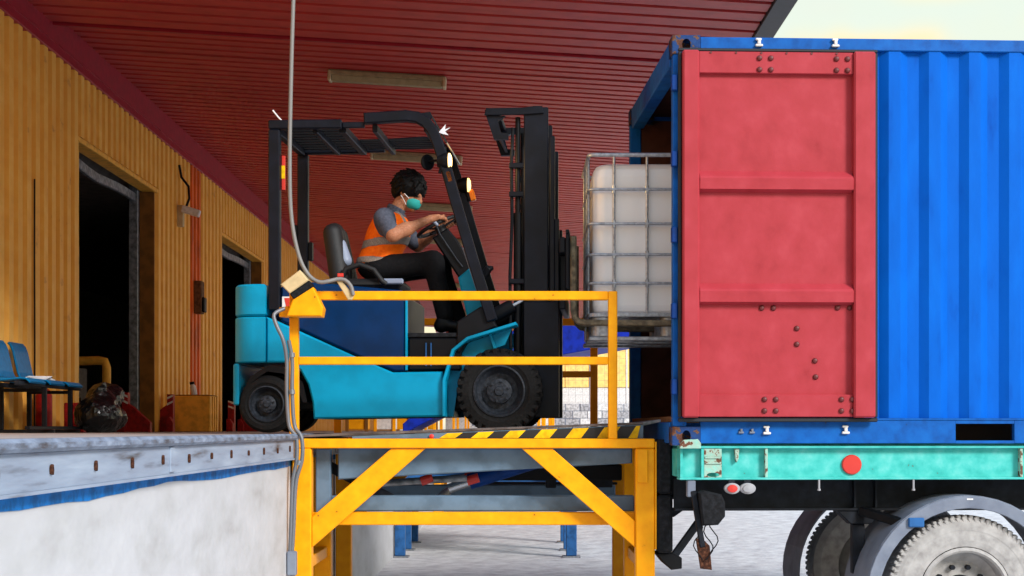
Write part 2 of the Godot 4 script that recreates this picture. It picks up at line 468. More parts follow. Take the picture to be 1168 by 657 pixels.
	M.chrome = flat(C(.72, .74, .77), 0.25, 0.9)
	M.galv = mt([[0.0, C(.52, .54, .58)], [0.5, C(.68, .70, .74)], [1.0, C(.80, .82, .85)]], 0.38, 2.0, 0.02, 0.06, 0.35, 41)
	M.plastic = flat(C(.95, .945, .945), 0.4)
	M.amber = flat(C(.95, .48, .03), 0.25)
	M.lamp = flat(C(1, .9, .7), 0.3); M.lamp.emission_enabled = true; M.lamp.emission = C(1.0, .78, .45); M.lamp.emission_energy_multiplier = 1.4
	M.redlens = flat(C(.78, .20, .17), 0.3)
	M.greylens = flat(C(.6, .6, .62), 0.3)
	M.cream = paint(C(.78, .69, .52), 0.5, 0.04, 1.2, 42)
	M.fixture = paint(C(.62, .56, .41), 0.5, 0.06, 1.0, 43)
	M.cable = flat(C(.46, .45, .44), 0.5)
	M.conduit = flat(C(.42, .43, .45), 0.45, 0.2)
	M.chair_blue = paint(C(.0, .40, .60), 0.35, 0.06, 2.0, 44)
	M.bag = flat(C(.03, .033, .042), 0.28)
	M.red_guard = paint(C(.58, .10, .10), 0.5, 0.12, 1.5, 45, 0.1)
	M.white = paint(C(.85, .84, .83), 0.6, 0.05, 1.5, 46)
	M.box_yellow = paint(C(.92, .67, .25), 0.5, 0.06, 0.8, 47, 0.04)
	M.brown = paint(C(.42, .30, .20), 0.8, 0.15, 1.5, 48)
	M.paper = flat(C(.86, .85, .86), 0.7)
	M.skin = mt([[0.0, C(.52, .33, .24)], [0.5, C(.64, .43, .32)], [1.0, C(.72, .51, .39)]], 0.55, 5.0, 0.02, 0.1, 0.0, 49, false)
	M.skin.subsurf_scatter_enabled = true; M.skin.subsurf_scatter_strength = 0.1
	M.shirt = mt([[0.0, C(.22, .235, .28)], [0.5, C(.30, .315, .365)], [1.0, C(.38, .395, .44)]], 0.9, 3.0, 0.02, 0.4, 0.0, 50, false)
	M.vest = mt([[0.0, C(.93, .34, .02)], [0.5, C(1.0, .42, .03)], [1.0, C(1.0, .50, .08)]], 0.75, 3.0, 0.02, 0.4, 0.0, 51, false)
	M.tape = mt([[0.0, C(.42, .36, .32)], [0.5, C(.55, .50, .46)], [1.0, C(.66, .62, .58)]], 0.5, 5.0, 0.03, 0.3, 0.0, 52, false)
	M.trousers = mt([[0.0, C(.03, .03, .038)], [0.5, C(.05, .05, .06)], [1.0, C(.08, .08, .095)]], 0.85, 3.0, 0.02, 0.5, 0.0, 53, false)
	M.hair = mt([[0.0, C(.008, .008, .01)], [0.5, C(.018, .017, .02)], [1.0, C(.04, .038, .042)]], 0.6, Vector3(14, 3, 14), 0.03, 0.9, 0.0, 54, false)
	M.mask = flat(C(.10, .58, .56), 0.8)
	M.blue_stand = paint(C(.16, .35, .56), 0.5, 0.12, 0.8, 55)
	M.blue_plate = paint(C(.06, .17, .62), 0.5, 0.12, 0.8, 56)
	M.block = [paint(C(.74, .74, .75), 0.85, 0.12, 1.2, 57, 0.3), paint(C(.64, .64, .66), 0.85, 0.15, 1.2, 58, 0.3), paint(C(.84, .84, .84), 0.85, 0.08, 1.2, 59, 0.3)]
	M.clad = paint(C(.97, .80, .48), 0.6, 0.05, 0.5, 62)
	M.oxide = paint(C(.30, .18, .15), 0.7, 0.1, 0.6, 63)
	M.glassdark = flat(C(.12, .13, .15), 0.12)
	M.hz_y = paint(C(.92, .74, .05), 0.5, 0.08, 1.5, 60)
	M.hz_k = flat(C(.07, .07, .08), 0.55)

func ground():
	var g := G.new()
	g.quad(V(-60, 0, 30), V(160, 0, 30), V(160, 0, -260), V(-60, 0, -260), Vector3.UP)
	struct("ground", g, M.ground)

func dock():
	var t = thing("loading_dock", "long raised concrete loading dock with white painted wall and worn steel edge", "dock", V(EDGE, 0, -10))
	t.position = V(EDGE, 0, 0)
	var z0 = 8.0; var z1 = -66.0
	var g := G.new(); g.bb(-13.0, 0, 0.0, DOCK - 0.045, z0, z1)
	part(t, "wall", g, M.concrete)
	g = G.new(); g.bb(-13.0, -0.03, DOCK - 0.0449, DOCK, z0 - 0.01, z1 + 0.01)
	part(t, "floor_slab", g, M.deck)
	var e := G.new()
	e.bb(0.003, 0.045, DOCK - 0.155, DOCK - 0.04, z0, z1)
	e.bb(0.003, 0.055, DOCK - 0.166, DOCK - 0.1555, z0, z1)
	part(t, "edge_beam", e, M.edge)
	e = G.new(); e.bb(-0.029, 0.075, DOCK - 0.038, DOCK + 0.003, z0, z1, 0.012)
	part(t, "nosing", e, M.nosing)
	# hand-painted stripe with an uneven lower edge
	var st := G.new()
	var poly = []; var zz = z0
	while zz > z1:
		poly.append(P(zz, DOCK - 0.205 - 0.012 * sin(zz * 2.1) * sin(zz * 0.7) - R.randf() * 0.008)); zz -= 0.25
	poly.append(P(z1, DOCK - 0.167)); poly.append(P(z0, DOCK - 0.167))
	st.prism(poly, -0.004, 0.004, 0.0, Transform3D(Basis(V(0, 0, 1), V(0, 1, 0), V(1, 0, 0)), Vector3.ZERO))
	part(t, "painted_stripe", st, M.blue_stripe)
	var bg := G.new()
	bg.prism(pts([-0.014, -0.02, 0.012, -0.026, 0.018, 0.0, 0.008, 0.03, -0.01, 0.024, -0.018, 0.004]), 0.0, 0.012, 0.003, Transform3D(Basis(V(0, 0, -1), V(0, 1, 0), V(1, 0, 0)), Vector3.ZERO))
	var bm = bg.mesh()
	for k in 24:
		var o = part(t, "bolt", bm, M.rust)
		o.position = V(0.044, DOCK - 0.097 + R.randf_range(-0.004, 0.004), -4.4 - 0.515 * k)
		o.scale = V(1, R.randf_range(0.45, 0.75), R.randf_range(.4, .6))
	# joint posts of the edge beam
	for k in 5:
		var jg := G.new(); jg.bb(0.03, 0.052, DOCK - 0.15, DOCK - 0.042, -6.6 - k * 6.0, -6.68 - k * 6.0, 0.003)
		part(t, "splice_plate", jg, M.edge)

# corrugated sheet in the plane x = 0, running to -z
func sheet(len_, y0, y1, pitch := 0.27, depth := 0.05, ph := 0.0):
	var g := G.new()
	var xs = [[0.0, 0.0], [0.09, 0.0], [0.115, depth], [0.245, depth], [0.27, 0.0]]
	var z = -ph; var line = []
	while z < len_ + pitch:
		for q in xs:
			line.append(P(clampf(z + q[0] / 0.27 * pitch, 0.0, len_), q[1]))
		z += pitch
	for i in line.size() - 1:
		var a = line[i]; var b = line[i + 1]
		if b.x - a.x < 1e-4: continue
		var o = V(b.x - a.x, 0, b.y - a.y)
		g.quad(V(a.y, y0, -a.x), V(b.y, y0, -b.x), V(b.y, y1, -b.x), V(a.y, y1, -a.x), V(1, 0, 0) + o * 0.0)
		g.quad(V(a.y, y0, -a.x), V(b.y, y0, -b.x), V(-0.01, y0, -b.x), V(-0.01, y0, -a.x), V(0, -1, 0))
	return g

func warehouse():
	var t = thing("warehouse", "yellow corrugated warehouse with two tall open doorways and dark red eave", "building", V(WALL, DOCK, -17))
	t.position = V(WALL, DOCK, 0)
	var top = 3.91
	var segs = [[-7.0, 17.1, 0.0], [17.1, 20.8, 3.22], [20.8, 22.95, 0.0], [22.95, 23.7, 0.0], [23.7, 25.4, 0.0], [25.4, 29.5, 3.22], [29.5, 64.0, 0.0]]
	var idx = 0
	for s in segs:
		var n = max(1, int(round((s[1] - s[0]) / 1.08)))
		if s[0] == 22.95: n = 1
		var w = (s[1] - s[0]) / n
		var m = sheet(w, s[2], top, w / round(w / 0.27)).mesh()
		for k in n:
			var mm = M.wall if (idx * 7 + k * 5) % 3 else M.wall2
			if s[0] == 22.95: mm = M.orange
			var o = part(t, "wall_sheet", m, mm)
			o.position = V(R.randf_range(-0.004, 0.004), 0, -s[0] - w * k)
		idx += 1
	# backing walls, floor joins the dock, roof and ends close the hall
	var g := G.new()
	for s in segs:
		g.bb(-0.16, -0.012, s[2], 4.3, -s[0] - 0.001, -s[1] + 0.001)
	part(t, "inner_wall", g, M.room)
	g = G.new()
	g.bb(-9.0, -8.8, 0, 4.4, 7, -64); g.bb(-9.0, -0.17, 0, 4.4, 7.0, 7.2); g.bb(-9.0, -0.17, 0, 4.4, -63.8, -64.0)
	part(t, "hall_wall", g, M.room)
	g = G.new(); g.bb(-9.2, 0.02, 4.41, 4.55, 7.3, -64.1)
	part(t, "roof_slab", g, M.room)
	# eave trim
	g = G.new()
	g.prism(pts([0.0, 3.89, 0.055, 3.895, 0.065, 3.905, 0.055, 4.00, 0.068, 4.005, 0.068, 4.025, 0.056, 4.03, 0.062, 4.15, 0.07, 4.30, 0.0, 4.30]), -7.0, 64.0, 0.006, Transform3D(Basis(V(1, 0, 0), V(0, 1, 0), V(0, 0, -1)), Vector3.ZERO))
	part(t, "eave_trim", g, M.trim)
	# doorways
	for d in [[17.1, 20.8], [25.4, 29.5]]:
		g = G.new()
		g.bb(-0.15, 0.045, 3.16, 3.215, -d[0] + 0.06, -d[1] - 0.12, 0.008)
		part(t, "door_lintel", g, M.box_yellow)
		g = G.new(); g.bb(-0.17, 0.02, 0, 3.155, -d[1] + 0.0, -d[1] + 0.03); 
		part(t, "door_jamb", g, M.jamb)
		g = G.new(); g.bb(-0.26, 0.042, 0, 3.155, -d[0] - 0.03, -d[0] + 0.03)
		part(t, "door_jamb", g, M.box_yellow)
		g = G.new(); g.bb(-0.30, -0.175, 0, 3.3, -d[1] + 0.02, -d[1] + 0.10, 0.01)
		part(t, "door_rail", g, M.steel)
		g = G.new(); g.bb(-0.30, -0.175, 0, 3.3, -d[0] - 0.10, -d[0] - 0.02, 0.01)
		part(t, "door_rail", g, M.steel)
		# rolled shutter edge and dented bottom bar
		g = G.new()
		g.cyl(V(-0.55, 3.38, -d[0]), V(-0.55, 3.38, -d[1]), 0.2, 16)
		part(t, "shutter_roll", g, M.room)
		g = G.new(); var path = []
		for k in 9:
			var f = k / 8.0
			path.append(V(-0.24 + 0.012 * sin(f * 9.0), 3.08 - 0.03 * exp(-pow((f - 0.45) * 6.0, 2)), lerp(-d[0] - 0.1, -d[1] + 0.1, f)))
		for k in 8: g.bar(path[k], path[k + 1], 0.06, 0.11, 0.01)
		part(t, "shutter_bar", g, M.steel)
	g = G.new(); g.cyl(V(-2.55, 0, -21.6), V(-2.55, 4.4, -21.6), 0.13, 16)
	part(t, "column", g, paint(C(.42, .06, .06), 0.45, 0.1, 1.0, 61))
	g = G.new(); g.cyl(V(-2.55, 0, -31.6), V(-2.55, 4.4, -31.6), 0.13, 16)
	part(t, "column", g, M.room)

func canopy():
	var t = thing("canopy", "dark red ribbed metal canopy roofing the dock from wall to navy edge beam", "canopy", V(0, roof_y(0), -16))
	t.position = V(0, 0, 0)
	var x0 = WALL + 0.05; var x1 = 2.22
	# sections: near sheets lie a little lower than the far ones
	for sec in [[10.15, 16.1, 0.36, -0.10], [16.1, 64.0, 0.25, 0.0]]:
		var w = sec[2] * 3.0
		var n = int(ceil((sec[1] - sec[0]) / w))
		w = (sec[1] - sec[0]) / n
		var p = w / 3.0
		var g := G.new()
		for k in 3:
			var s = k * p
			var ln = [[0.0, 0.0], [p - 0.085, 0.0], [p - 0.078, 0.085], [p - 0.007, 0.085], [p, 0.0]]
			for i in 4:
				var a = ln[i]; var b = ln[i + 1]
				g.quad(V(x0, roof_y(x0) + a[1], -s - a[0]), V(x1, roof_y(x1) + a[1], -s - a[0]), V(x1, roof_y(x1) + b[1], -s - b[0]), V(x0, roof_y(x0) + b[1], -s - b[0]), V(0, -1, 0))
		g.quad(V(x0, roof_y(x0) + 0.095, 0), V(x1, roof_y(x1) + 0.095, 0), V(x1, roof_y(x1) + 0.095, -w), V(x0, roof_y(x0) + 0.095, -w), V(0, 1, 0))
		var m = g.mesh()
		for k in n:
			var o = part(t, "roof_sheet", m, M.roof if (k * 5) % 7 < 4 else M.roof2)
			o.position = V(0, sec[3] + R.randf_range(-0.004, 0.004), -sec[0] - w * k)
	var g2 := G.new()
	var b = Basis(Vector3(0, 0, 1), -0.062)
	g2.box(V((x0 + x1) / 2, roof_y((x0 + x1) / 2) - 0.03, -16.12), V(x1 - x0, 0.17, 0.07), 0.01, b)
	part(t, "lap_beam", g2, M.trim)
	g2 = G.new(); g2.bb(x1 + 0.002, x1 + 0.20, roof_y(x1) - 0.12, roof_y(x1) + 0.10, -10.15, -64.0, 0.01)
	part(t, "edge_beam", g2, M.navy)
	g2 = G.new()
	for k in 60: g2.bb(x1 + 0.2, x1 + 0.26, roof_y(x1) + 0.03, roof_y(x1) + 0.08, -9.6 - 0.307 * k, -9.65 - 0.307 * k)
	part(t, "sheet_ends", g2, M.navy)
	var lg := G.new()
	lg.bb(-0.66, 0.66, -0.07, 0.0, -0.09, 0.09, 0.015)
	var lm = lg.mesh()
	var dg := G.new(); dg.prism(pts([-0.085, -0.072, 0.085, -0.072, 0.05, -0.125, -0.05, -0.125]), -0.63, 0.63, 0.01, Transform3D(Basis(V(0, 0, -1), V(0, 1, 0), V(1, 0, 0)), Vector3.ZERO))
	var dm = dg.mesh()
	var cap := G.new(); cap.bb(-0.02, 0.02, -0.125, -0.01, -0.092, 0.092, 0.008)
	var cm = cap.mesh()
	var ord = ["nearest", "second nearest", "third", "fourth", "fifth", "sixth", "seventh", "eighth"]
	for k in 8:
		var d = 17.9 + 5.15 * k
		var x = -1.47
		var o = thing("ceiling_light", "unlit beige batten light under red canopy, %s from the viewer" % ord[k], "ceiling light", V(x, roof_y(x) - 0.005, -d), 0.0, "batten lights under the canopy")
		o.rotation.z = -0.062
		part(o, "housing", lm, M.fixture); part(o, "diffuser", dm, M.fixture)
		for s in [-0.65, 0.65]: part(o, "end_cap", cm, M.cream).position.x = s
func stand_frame(t, m, right := 0.907, railing := true, rails_m = null):
	var L = -1.485
	var g
	for z in [-0.06, -1.15, -2.55]:
		for x in [L + 0.0635, right - 0.0635]:
			g = G.new(); g.bb(x - 0.0635, x + 0.0635, 0.02, 1.425, z - 0.06, z + 0.06, 0.008)
			part(t, "leg", g, m)
			g = G.new(); g.bb(x - 0.11, x + 0.11, 0.0, 0.02, z - 0.10, z + 0.10, 0.004)
			part(t, "foot_plate", g, M.steel)
	for z in [-0.05, -2.56]:
		g = G.new(); g.bb(L + 0.02, right, 1.427, 1.49, z - 0.05, z + 0.05, 0.006)
		part(t, "top_beam", g, m)
		g = G.new(); g.bb(L + 0.05, right - 0.05, 0.912, 0.998, z + (-0.13 if z > -1.0 else 0.13) + 0.04, z + (-0.13 if z > -1.0 else 0.13) - 0.04, 0.006)
		part(t, "lower_beam", g, m)
	for x in [L + 0.0635, right - 0.0635]:
		g = G.new(); g.bb(x - 0.05, x + 0.05, 1.427, 1.488, -0.102, -2.508, 0.006)
		part(t, "side_beam", g, m)
		g = G.new(); g.bb(x - 0.04, x + 0.04, 0.62, 0.70, -0.122, -1.088, 0.006)
		part(t, "side_beam", g, m)
	for z in [-0.055, -2.555]:
		g = G.new(); g.prism(pts([L + 0.128, .972, -.832, 1.425, -.607, 1.425, L + 0.128, .77]), z - 0.035, z + 0.035, 0.005)
		part(t, "brace", g, m)
		g = G.new(); g.prism(pts([right - 0.128, .945, right - .676, 1.425, right - .878, 1.425, right - .128, .77]), z - 0.035, z + 0.035, 0.005)
		part(t, "brace", g, m)
	if not railing: return
	for z in [-0.03, -2.57]:
		for x in [L + 0.012, right - 0.277]:
			g = G.new(); g.bb(x - 0.03, x + 0.03, 1.49, 2.404 if x < 0 else 2.463, z - 0.028, z + 0.028, 0.005)
			part(t, "rail_post", g, m)
		g = G.new(); g.bb(L - 0.018, right - 0.308, 2.405, 2.463, z - 0.029, z + 0.029, 0.005)
		part(t, "top_rail", g, m)
		g = G.new(); g.bb(L + 0.043, right - 0.308, 1.978, 2.03, z - 0.026, z + 0.026, 0.005)
		part(t, "middle_rail", g, m)

func stands():
	var D = 10.4
	var t = thing("dock_stand", "yellow steel dock stand with hazard striped ramp under the forklift", "dock stand", V(0, 0, -D))
	stand_frame(t, M.yellow)
	var g
	# grey lifting platform and its base frame
	g = G.new(); g.prism(pts([-1.20, 1.425, .77, 1.425, .77, 1.325, -1.20, 1.215]), -0.16, -2.42, 0.008)
	part(t, "platform", g, M.slab)
	g = G.new(); g.bb(-1.32, .79, 1.0, 1.105, -0.225, -0.36, 0.008)
	part(t, "base_beam", g, M.slab)
	g = G.new(); g.bb(-1.32, .79, 1.0, 1.105, -2.30, -2.44, 0.008)
	part(t, "base_beam", g, M.slab)
	g = G.new(); g.bb(-1.35, -1.25, 0.92, 1.42, -0.16, -0.26, 0.006)
	part(t, "back_post", g, M.slab)
	g = G.new(); g.bar(V(-1.28, 1.30, -0.35), V(-0.75, 1.02, -0.35), 0.05, 0.07, 0.006)
	part(t, "strut", g, M.frame)
	# ramp plate rising towards the container
	g = G.new(); g.prism(pts([-1.43, 1.497, .84, 1.585, .84, 1.60, -1.43, 1.517]), -0.11, -2.45, 0.003)
	part(t, "ramp_plate", g, M.plate)
	g = G.new(); g.prism(pts([-1.1, 1.491, .84, 1.491, .84, 1.583, -1.1, 1.508]), -0.12, -0.14)
	part(t, "ramp_side", g, M.slab)
	g = G.new(); g.prism(pts([.842, 1.57, 1.06, 1.622, 1.06, 1.634, .842, 1.60]), -0.3, -2.0, 0.003)
	part(t, "ramp_lip", g, M.steel)
	# hazard stripe: separate yellow and black painted plates on the side of the ramp
	var x = -0.52; var k = 0
	while x < 0.78:
		var w = min(0.105, 0.80 - x)
		var yb0 = 1.493; var s0 = 0.052
		var f = func(xx): return 1.507 + (clampf(xx, -1.1, .84) + 1.1) * 0.0387
		var a = x + s0; var b = x + w + s0
		g = G.new(); g.prism([P(max(x, -0.52), yb0), P(x + w, yb0), P(min(b, .82), f.call(b) - 0.006), P(min(a, .82), f.call(a) - 0.006)], -0.117, -0.112)
		part(t, "hazard_stripe", g, M.hz_y if k % 2 == 0 else M.hz_k)
		x += w; k += 1
	g = G.new(); g.lathe([P(0.0, -0.006), P(0.014, -0.004), P(0.016, 0.003), P(0.0, 0.008)], 12, Transform3D(Basis(), V(-0.57, 1.505, -0.108)))
	part(t, "reflector", g, M.redlens)
	# hydraulic ram under the platform
	g = G.new(); g.cyl(V(-0.35, 1.17, -1.1), V(0.25, 1.36, -1.1), 0.06, 14)
	part(t, "hydraulic_ram", g, M.blue_dark)
	g = G.new(); g.cyl(V(-0.50, 1.12, -1.1), V(-0.35, 1.17, -1.1), 0.035, 12)
	part(t, "ram_rod", g, M.chrome)
	g = G.new(); g.cyl(V(-0.55, 1.06, -0.5), V(-0.55, 1.06, -2.0), 0.035, 10); g.cyl(V(-1.0, 1.17, -0.6), V(-0.35, 1.21, -0.6), 0.022, 8); g.cyl(V(-1.0, 1.15, -1.5), V(-0.30, 1.20, -1.5), 0.022, 8)
	part(t, "hydraulic_pipe", g, M.steel)
	for q in [[-0.62, -0.6], [-0.34, -1.5], [-0.3, -0.62]]:
		g = G.new(); g.cyl(V(q[0] - 0.05, 1.19, q[1]), V(q[0] + 0.03, 1.215, q[1]), 0.034, 10)
		part(t, "hose_coupling", g, M.redlens)
	g = G.new(); g.bb(-0.2, .78, 1.17, 1.29, -1.35, -1.5, 0.01)
	part(t, "scissor_arm", g, M.black)
	g = G.new(); g.bb(-0.5, .78, 1.12, 1.14, -1.9, -2.0, 0.004)
	part(t, "scissor_arm", g, M.black)
	g = G.new(); g.bb(.22, .30, 1.10, 1.33, -1.75, -1.9, 0.006)
	part(t, "guide_post", g, M.frame)
	g = G.new(); g.bb(.55, .74, 1.10, 1.40, -1.85, -2.1, 0.006)
	part(t, "guide_post", g, M.frame)
	# end plate, rubber bumpers and hook at the truck side
	g = G.new(); g.bb(.79, .86, 1.20, 1.42, 0.0, 0.018, 0.004)
	part(t, "end_plate", g, M.yellow)
	g = G.new(); g.bb(.909, .918, .76, 1.47, -0.0, -0.36)
	part(t, "bumper_plate", g, M.yellow)
	for yy in [[.735, 1.118], [1.124, 1.485]]:
		g = G.new(); g.bb(.92, 1.025, yy[0], yy[1], 0.01, -0.35, 0.018)
		part(t, "rubber_bumper", g, M.rubber)
	g = G.new(); g.prism(pts([.91, .735, 1.03, .735, 1.09, .70, 1.09, .63, 1.02, .62, .96, .67]), -0.04, -0.26, 0.01)
	part(t, "bumper_hook", g, M.black)
	g = G.new(); g.bar(V(1.05, .71, -0.15), V(1.21, .93, -0.15), 0.05, 0.05, 0.006)
	g.bar(V(1.03, .98, -0.2), V(1.20, 1.10, -0.2), 0.05, 0.05, 0.006)
	part(t, "bumper_stay", g, M.frame)
	# control box on the rail corner, with its hinged lid
	g = G.new(); g.prism(pts([-1.50, 2.285, -1.27, 2.285, -1.26, 2.34, -1.325, 2.475, -1.36, 2.50, -1.455, 2.435, -1.455, 2.405]), 0.005, 0.16, 0.008)
	var cb = part(t, "control_box", g, M.yellow)
	g = G.new(); g.prism(pts([-1.475, 2.43, -1.45, 2.395, -1.325, 2.475, -1.35, 2.515]), -0.01, 0.17, 0.006)
	part(cb, "rubber_seal", g, M.rubber)
	g = G.new(); g.prism(pts([-1.535, 2.49, -1.476, 2.432, -1.352, 2.517, -1.41, 2.585]), -0.01, 0.175, 0.006)
	part(cb, "lid", g, M.cream)
	g = G.new(); g.prism(pts([-1.475, 2.285, -1.5, 2.285, -1.56, 2.29, -1.56, 2.35, -1.5, 2.36]), 0.0, 0.06, 0.005)
	part(cb, "bracket", g, M.yellow)
	g = G.new(); g.prism(pts([-1.19, 2.53, -1.165, 2.545, -1.07, 2.43, -1.085, 2.40, -1.11, 2.40]), 0.032, 0.06, 0.004)
	var sw = part(t, "switch_housing", g, M.cream)
	g = G.new(); g.prism(pts([-1.18, 2.55, -1.14, 2.55, -1.14, 2.575, -1.18, 2.575]), 0.036, 0.056, 0.004)
	part(sw, "button", g, M.redlens)
	# cable hanging from the canopy
	g = G.new(); var path = []
	var ctl = [V(-1.44, 5.52, -10.3), V(-1.455, 4.6, -10.3), V(-1.475, 3.9, -10.3), V(-1.485, 3.3, -10.3), V(-1.475, 2.95, -10.3), V(-1.43, 2.70, -10.3), V(-1.37, 2.57, -10.3), V(-1.30, 2.515, -10.3), V(-1.23, 2.52, -10.31), V(-1.18, 2.535, -10.33), V(-1.13, 2.53, -10.335), V(-1.09, 2.49, -10.335), V(-1.075, 2.43, -10.335)]
	var cv := Curve3D.new()
	for i in ctl.size():
		var tg = (ctl[min(i + 1, ctl.size() - 1)] - ctl[max(i - 1, 0)]) / 6.0
		cv.add_point(ctl[i], -tg, tg)
	cv.bake_interval = 0.03
	for q in cv.get_baked_points(): path.append(q)
	g.tube(path, 0.0135, 8)
	one("power_cable", g, M.cable, "grey power cable hanging from canopy to switch on yellow rail", "cable")
	# conduit down the corner post with a junction box
	var cd = thing("conduit", "grey conduit pipes with junction box running down beside the dock edge", "conduit", V(-1.5, .70, -10.3))
	for off in [0.0, 0.035]:
		ctl = [V(-.02 + off, 1.64, .0), V(-.08 + off, 1.60, .04), V(-.065 + off, 1.53, .05), V(-.02 + off, 1.43, .05), V(.0 + off, 1.3, .03), V(.0 + off, 1.1, .03), V(.015 + off, .88, .03), V(.062 + off, .80, .04), V(.066 + off, .66, .04), V(.040 + off * 0.6, .50, .04), V(.028 + off * 0.5, .2, .04), V(.022 + off * 0.4, .05, .04)]
		if off > 0: ctl = ctl.slice(3)
		cv = Curve3D.new()
		for i in ctl.size():
			var tg = (ctl[min(i + 1, ctl.size() - 1)] - ctl[max(i - 1, 0)]) / 6.0
			cv.add_point(ctl[i], -tg, tg)
		cv.bake_interval = 0.03
		path = []
		for q in cv.get_baked_points(): path.append(q)
		g = G.new(); g.tube(path, 0.013, 8)
		part(cd, "pipe", g, M.conduit)
	for yy in [1.32, 1.08, .62]:
		g = G.new(); g.cyl(V(.035 if yy > 1.0 else .075, yy, .035), V(.033 if yy > 1.0 else .085, yy + 0.03, .035), 0.02, 10)
		part(cd, "coupling", g, M.steel)
	g = G.new(); g.bb(.003, .065, -.10, .06, 0.0, .07, 0.008)
	part(cd, "junction_box", g, M.fender)

	# further stands along the dock
	var b = thing("dock_stand", "blue steel dock stand with raised blue ramp behind the yellow stand", "dock stand", V(0, 0, -19.1))
	stand_frame(b, M.blue_stand, 0.72, false)
	g = G.new(); g.prism(pts([-1.4, 1.495, -1.4, 1.62, .15, 2.93, 1.6, 2.82, 1.6, 2.66, .42, 2.44]), -0.2, -2.4, 0.01)
	part(b, "raised_ramp", g, M.blue_plate)
	g = G.new(); g.bb(-1.2, .6, 1.22, 1.42, -0.2, -2.4, 0.01)
	part(b, "platform", g, M.slab)
	for q in [[28.0, "yellow dock stand standing third along the dock, beyond the blue one"], [36.5, "yellow dock stand standing fourth along the dock"], [45.0, "farthest yellow dock stand along the dock"]]:
		var y = thing("dock_stand", q[1], "dock stand", V(0, 0, -q[0]))
		stand_frame(y, M.yellow)
		g = G.new(); g.bb(-1.3, .75, 1.2, 1.42, -0.2, -2.4, 0.01)
		part(y, "platform", g, M.slab)
		g = G.new(); g.bb(-1.43, .84, 1.497, 1.515, -0.11, -2.45, 0.003)
		part(y, "ramp_plate", g, M.plate)

func far_side():
	# block wall with mesh fence across the far end of the yard
	var Z = -52.0
	var t = thing("block_wall", "weathered white concrete block wall across the far end of the yard", "wall", V(2.4, 0, Z))
	var bw = 0.48; var bh = 0.24
	var g := G.new(); g.bb(-bw / 2 + 0.01, bw / 2 - 0.01, 0.006, bh - 0.006, -0.1, 0.1, 0.012)
	var bm = g.mesh()
	g = G.new(); g.bb(-3.9, 3.9, 0, bh * 10, -0.09, 0.09)
	part(t, "mortar", g, M.fender)
	for r in 10:
		for c in 16:
			var o = part(t, "block", bm, M.block[R.randi() % 3])
			o.position = V(-3.6 + c * bw + (0.24 if r % 2 else 0.0) - 0.1, r * bh, R.randf_range(-0.01, 0.012))
	var f = thing("mesh_fence", "thin wire mesh fence with pale posts on top of the block wall", "fence", V(2.4, 2.4, Z))
	for k in 7:
		g = G.new(); g.cyl(V(-3.6 + k * 1.2, 0, 0), V(-3.6 + k * 1.2, 1.9, 0), 0.03, 8)
		part(f, "post", g, M.white)
		if k < 6:
			g = G.new()
			for i in 5: g.bar(V(-3.6 + k * 1.2 + i * 0.24, 0.05, 0), V(-3.6 + k * 1.2 + i * 0.24, 1.85, 0), 0.006, 0.006)
			for i in 8: g.bar(V(-3.6 + k * 1.2, 0.05 + i * 0.24, 0), V(-2.4 + k * 1.2, 0.05 + i * 0.24, 0), 0.006, 0.006)
			part(f, "mesh_panel", g, M.steel)
	var b = thing("storage_shed", "pale storage shed with orange upper cladding beyond the block wall", "building", V(6, 0, -66))
	g = G.new(); g.bb(-9, 9, 0, 3.3, -6, 0)
	part(b, "wall", g, M.white)
	for k in 18:
		g = G.new(); g.bb(-9 + k, -8.02 + k, 3.31, 5.6, -5.9, 0.05, 0.02)
		part(b, "cladding_panel", g, M.clad)
	g = G.new(); g.prism(pts([-9.4, 5.62, 9.4, 5.62, 9.4, 5.75, 0, 6.8, -9.4, 5.75]), -6.3, 0.4, 0.02)
	part(b, "roof", g, M.trim)

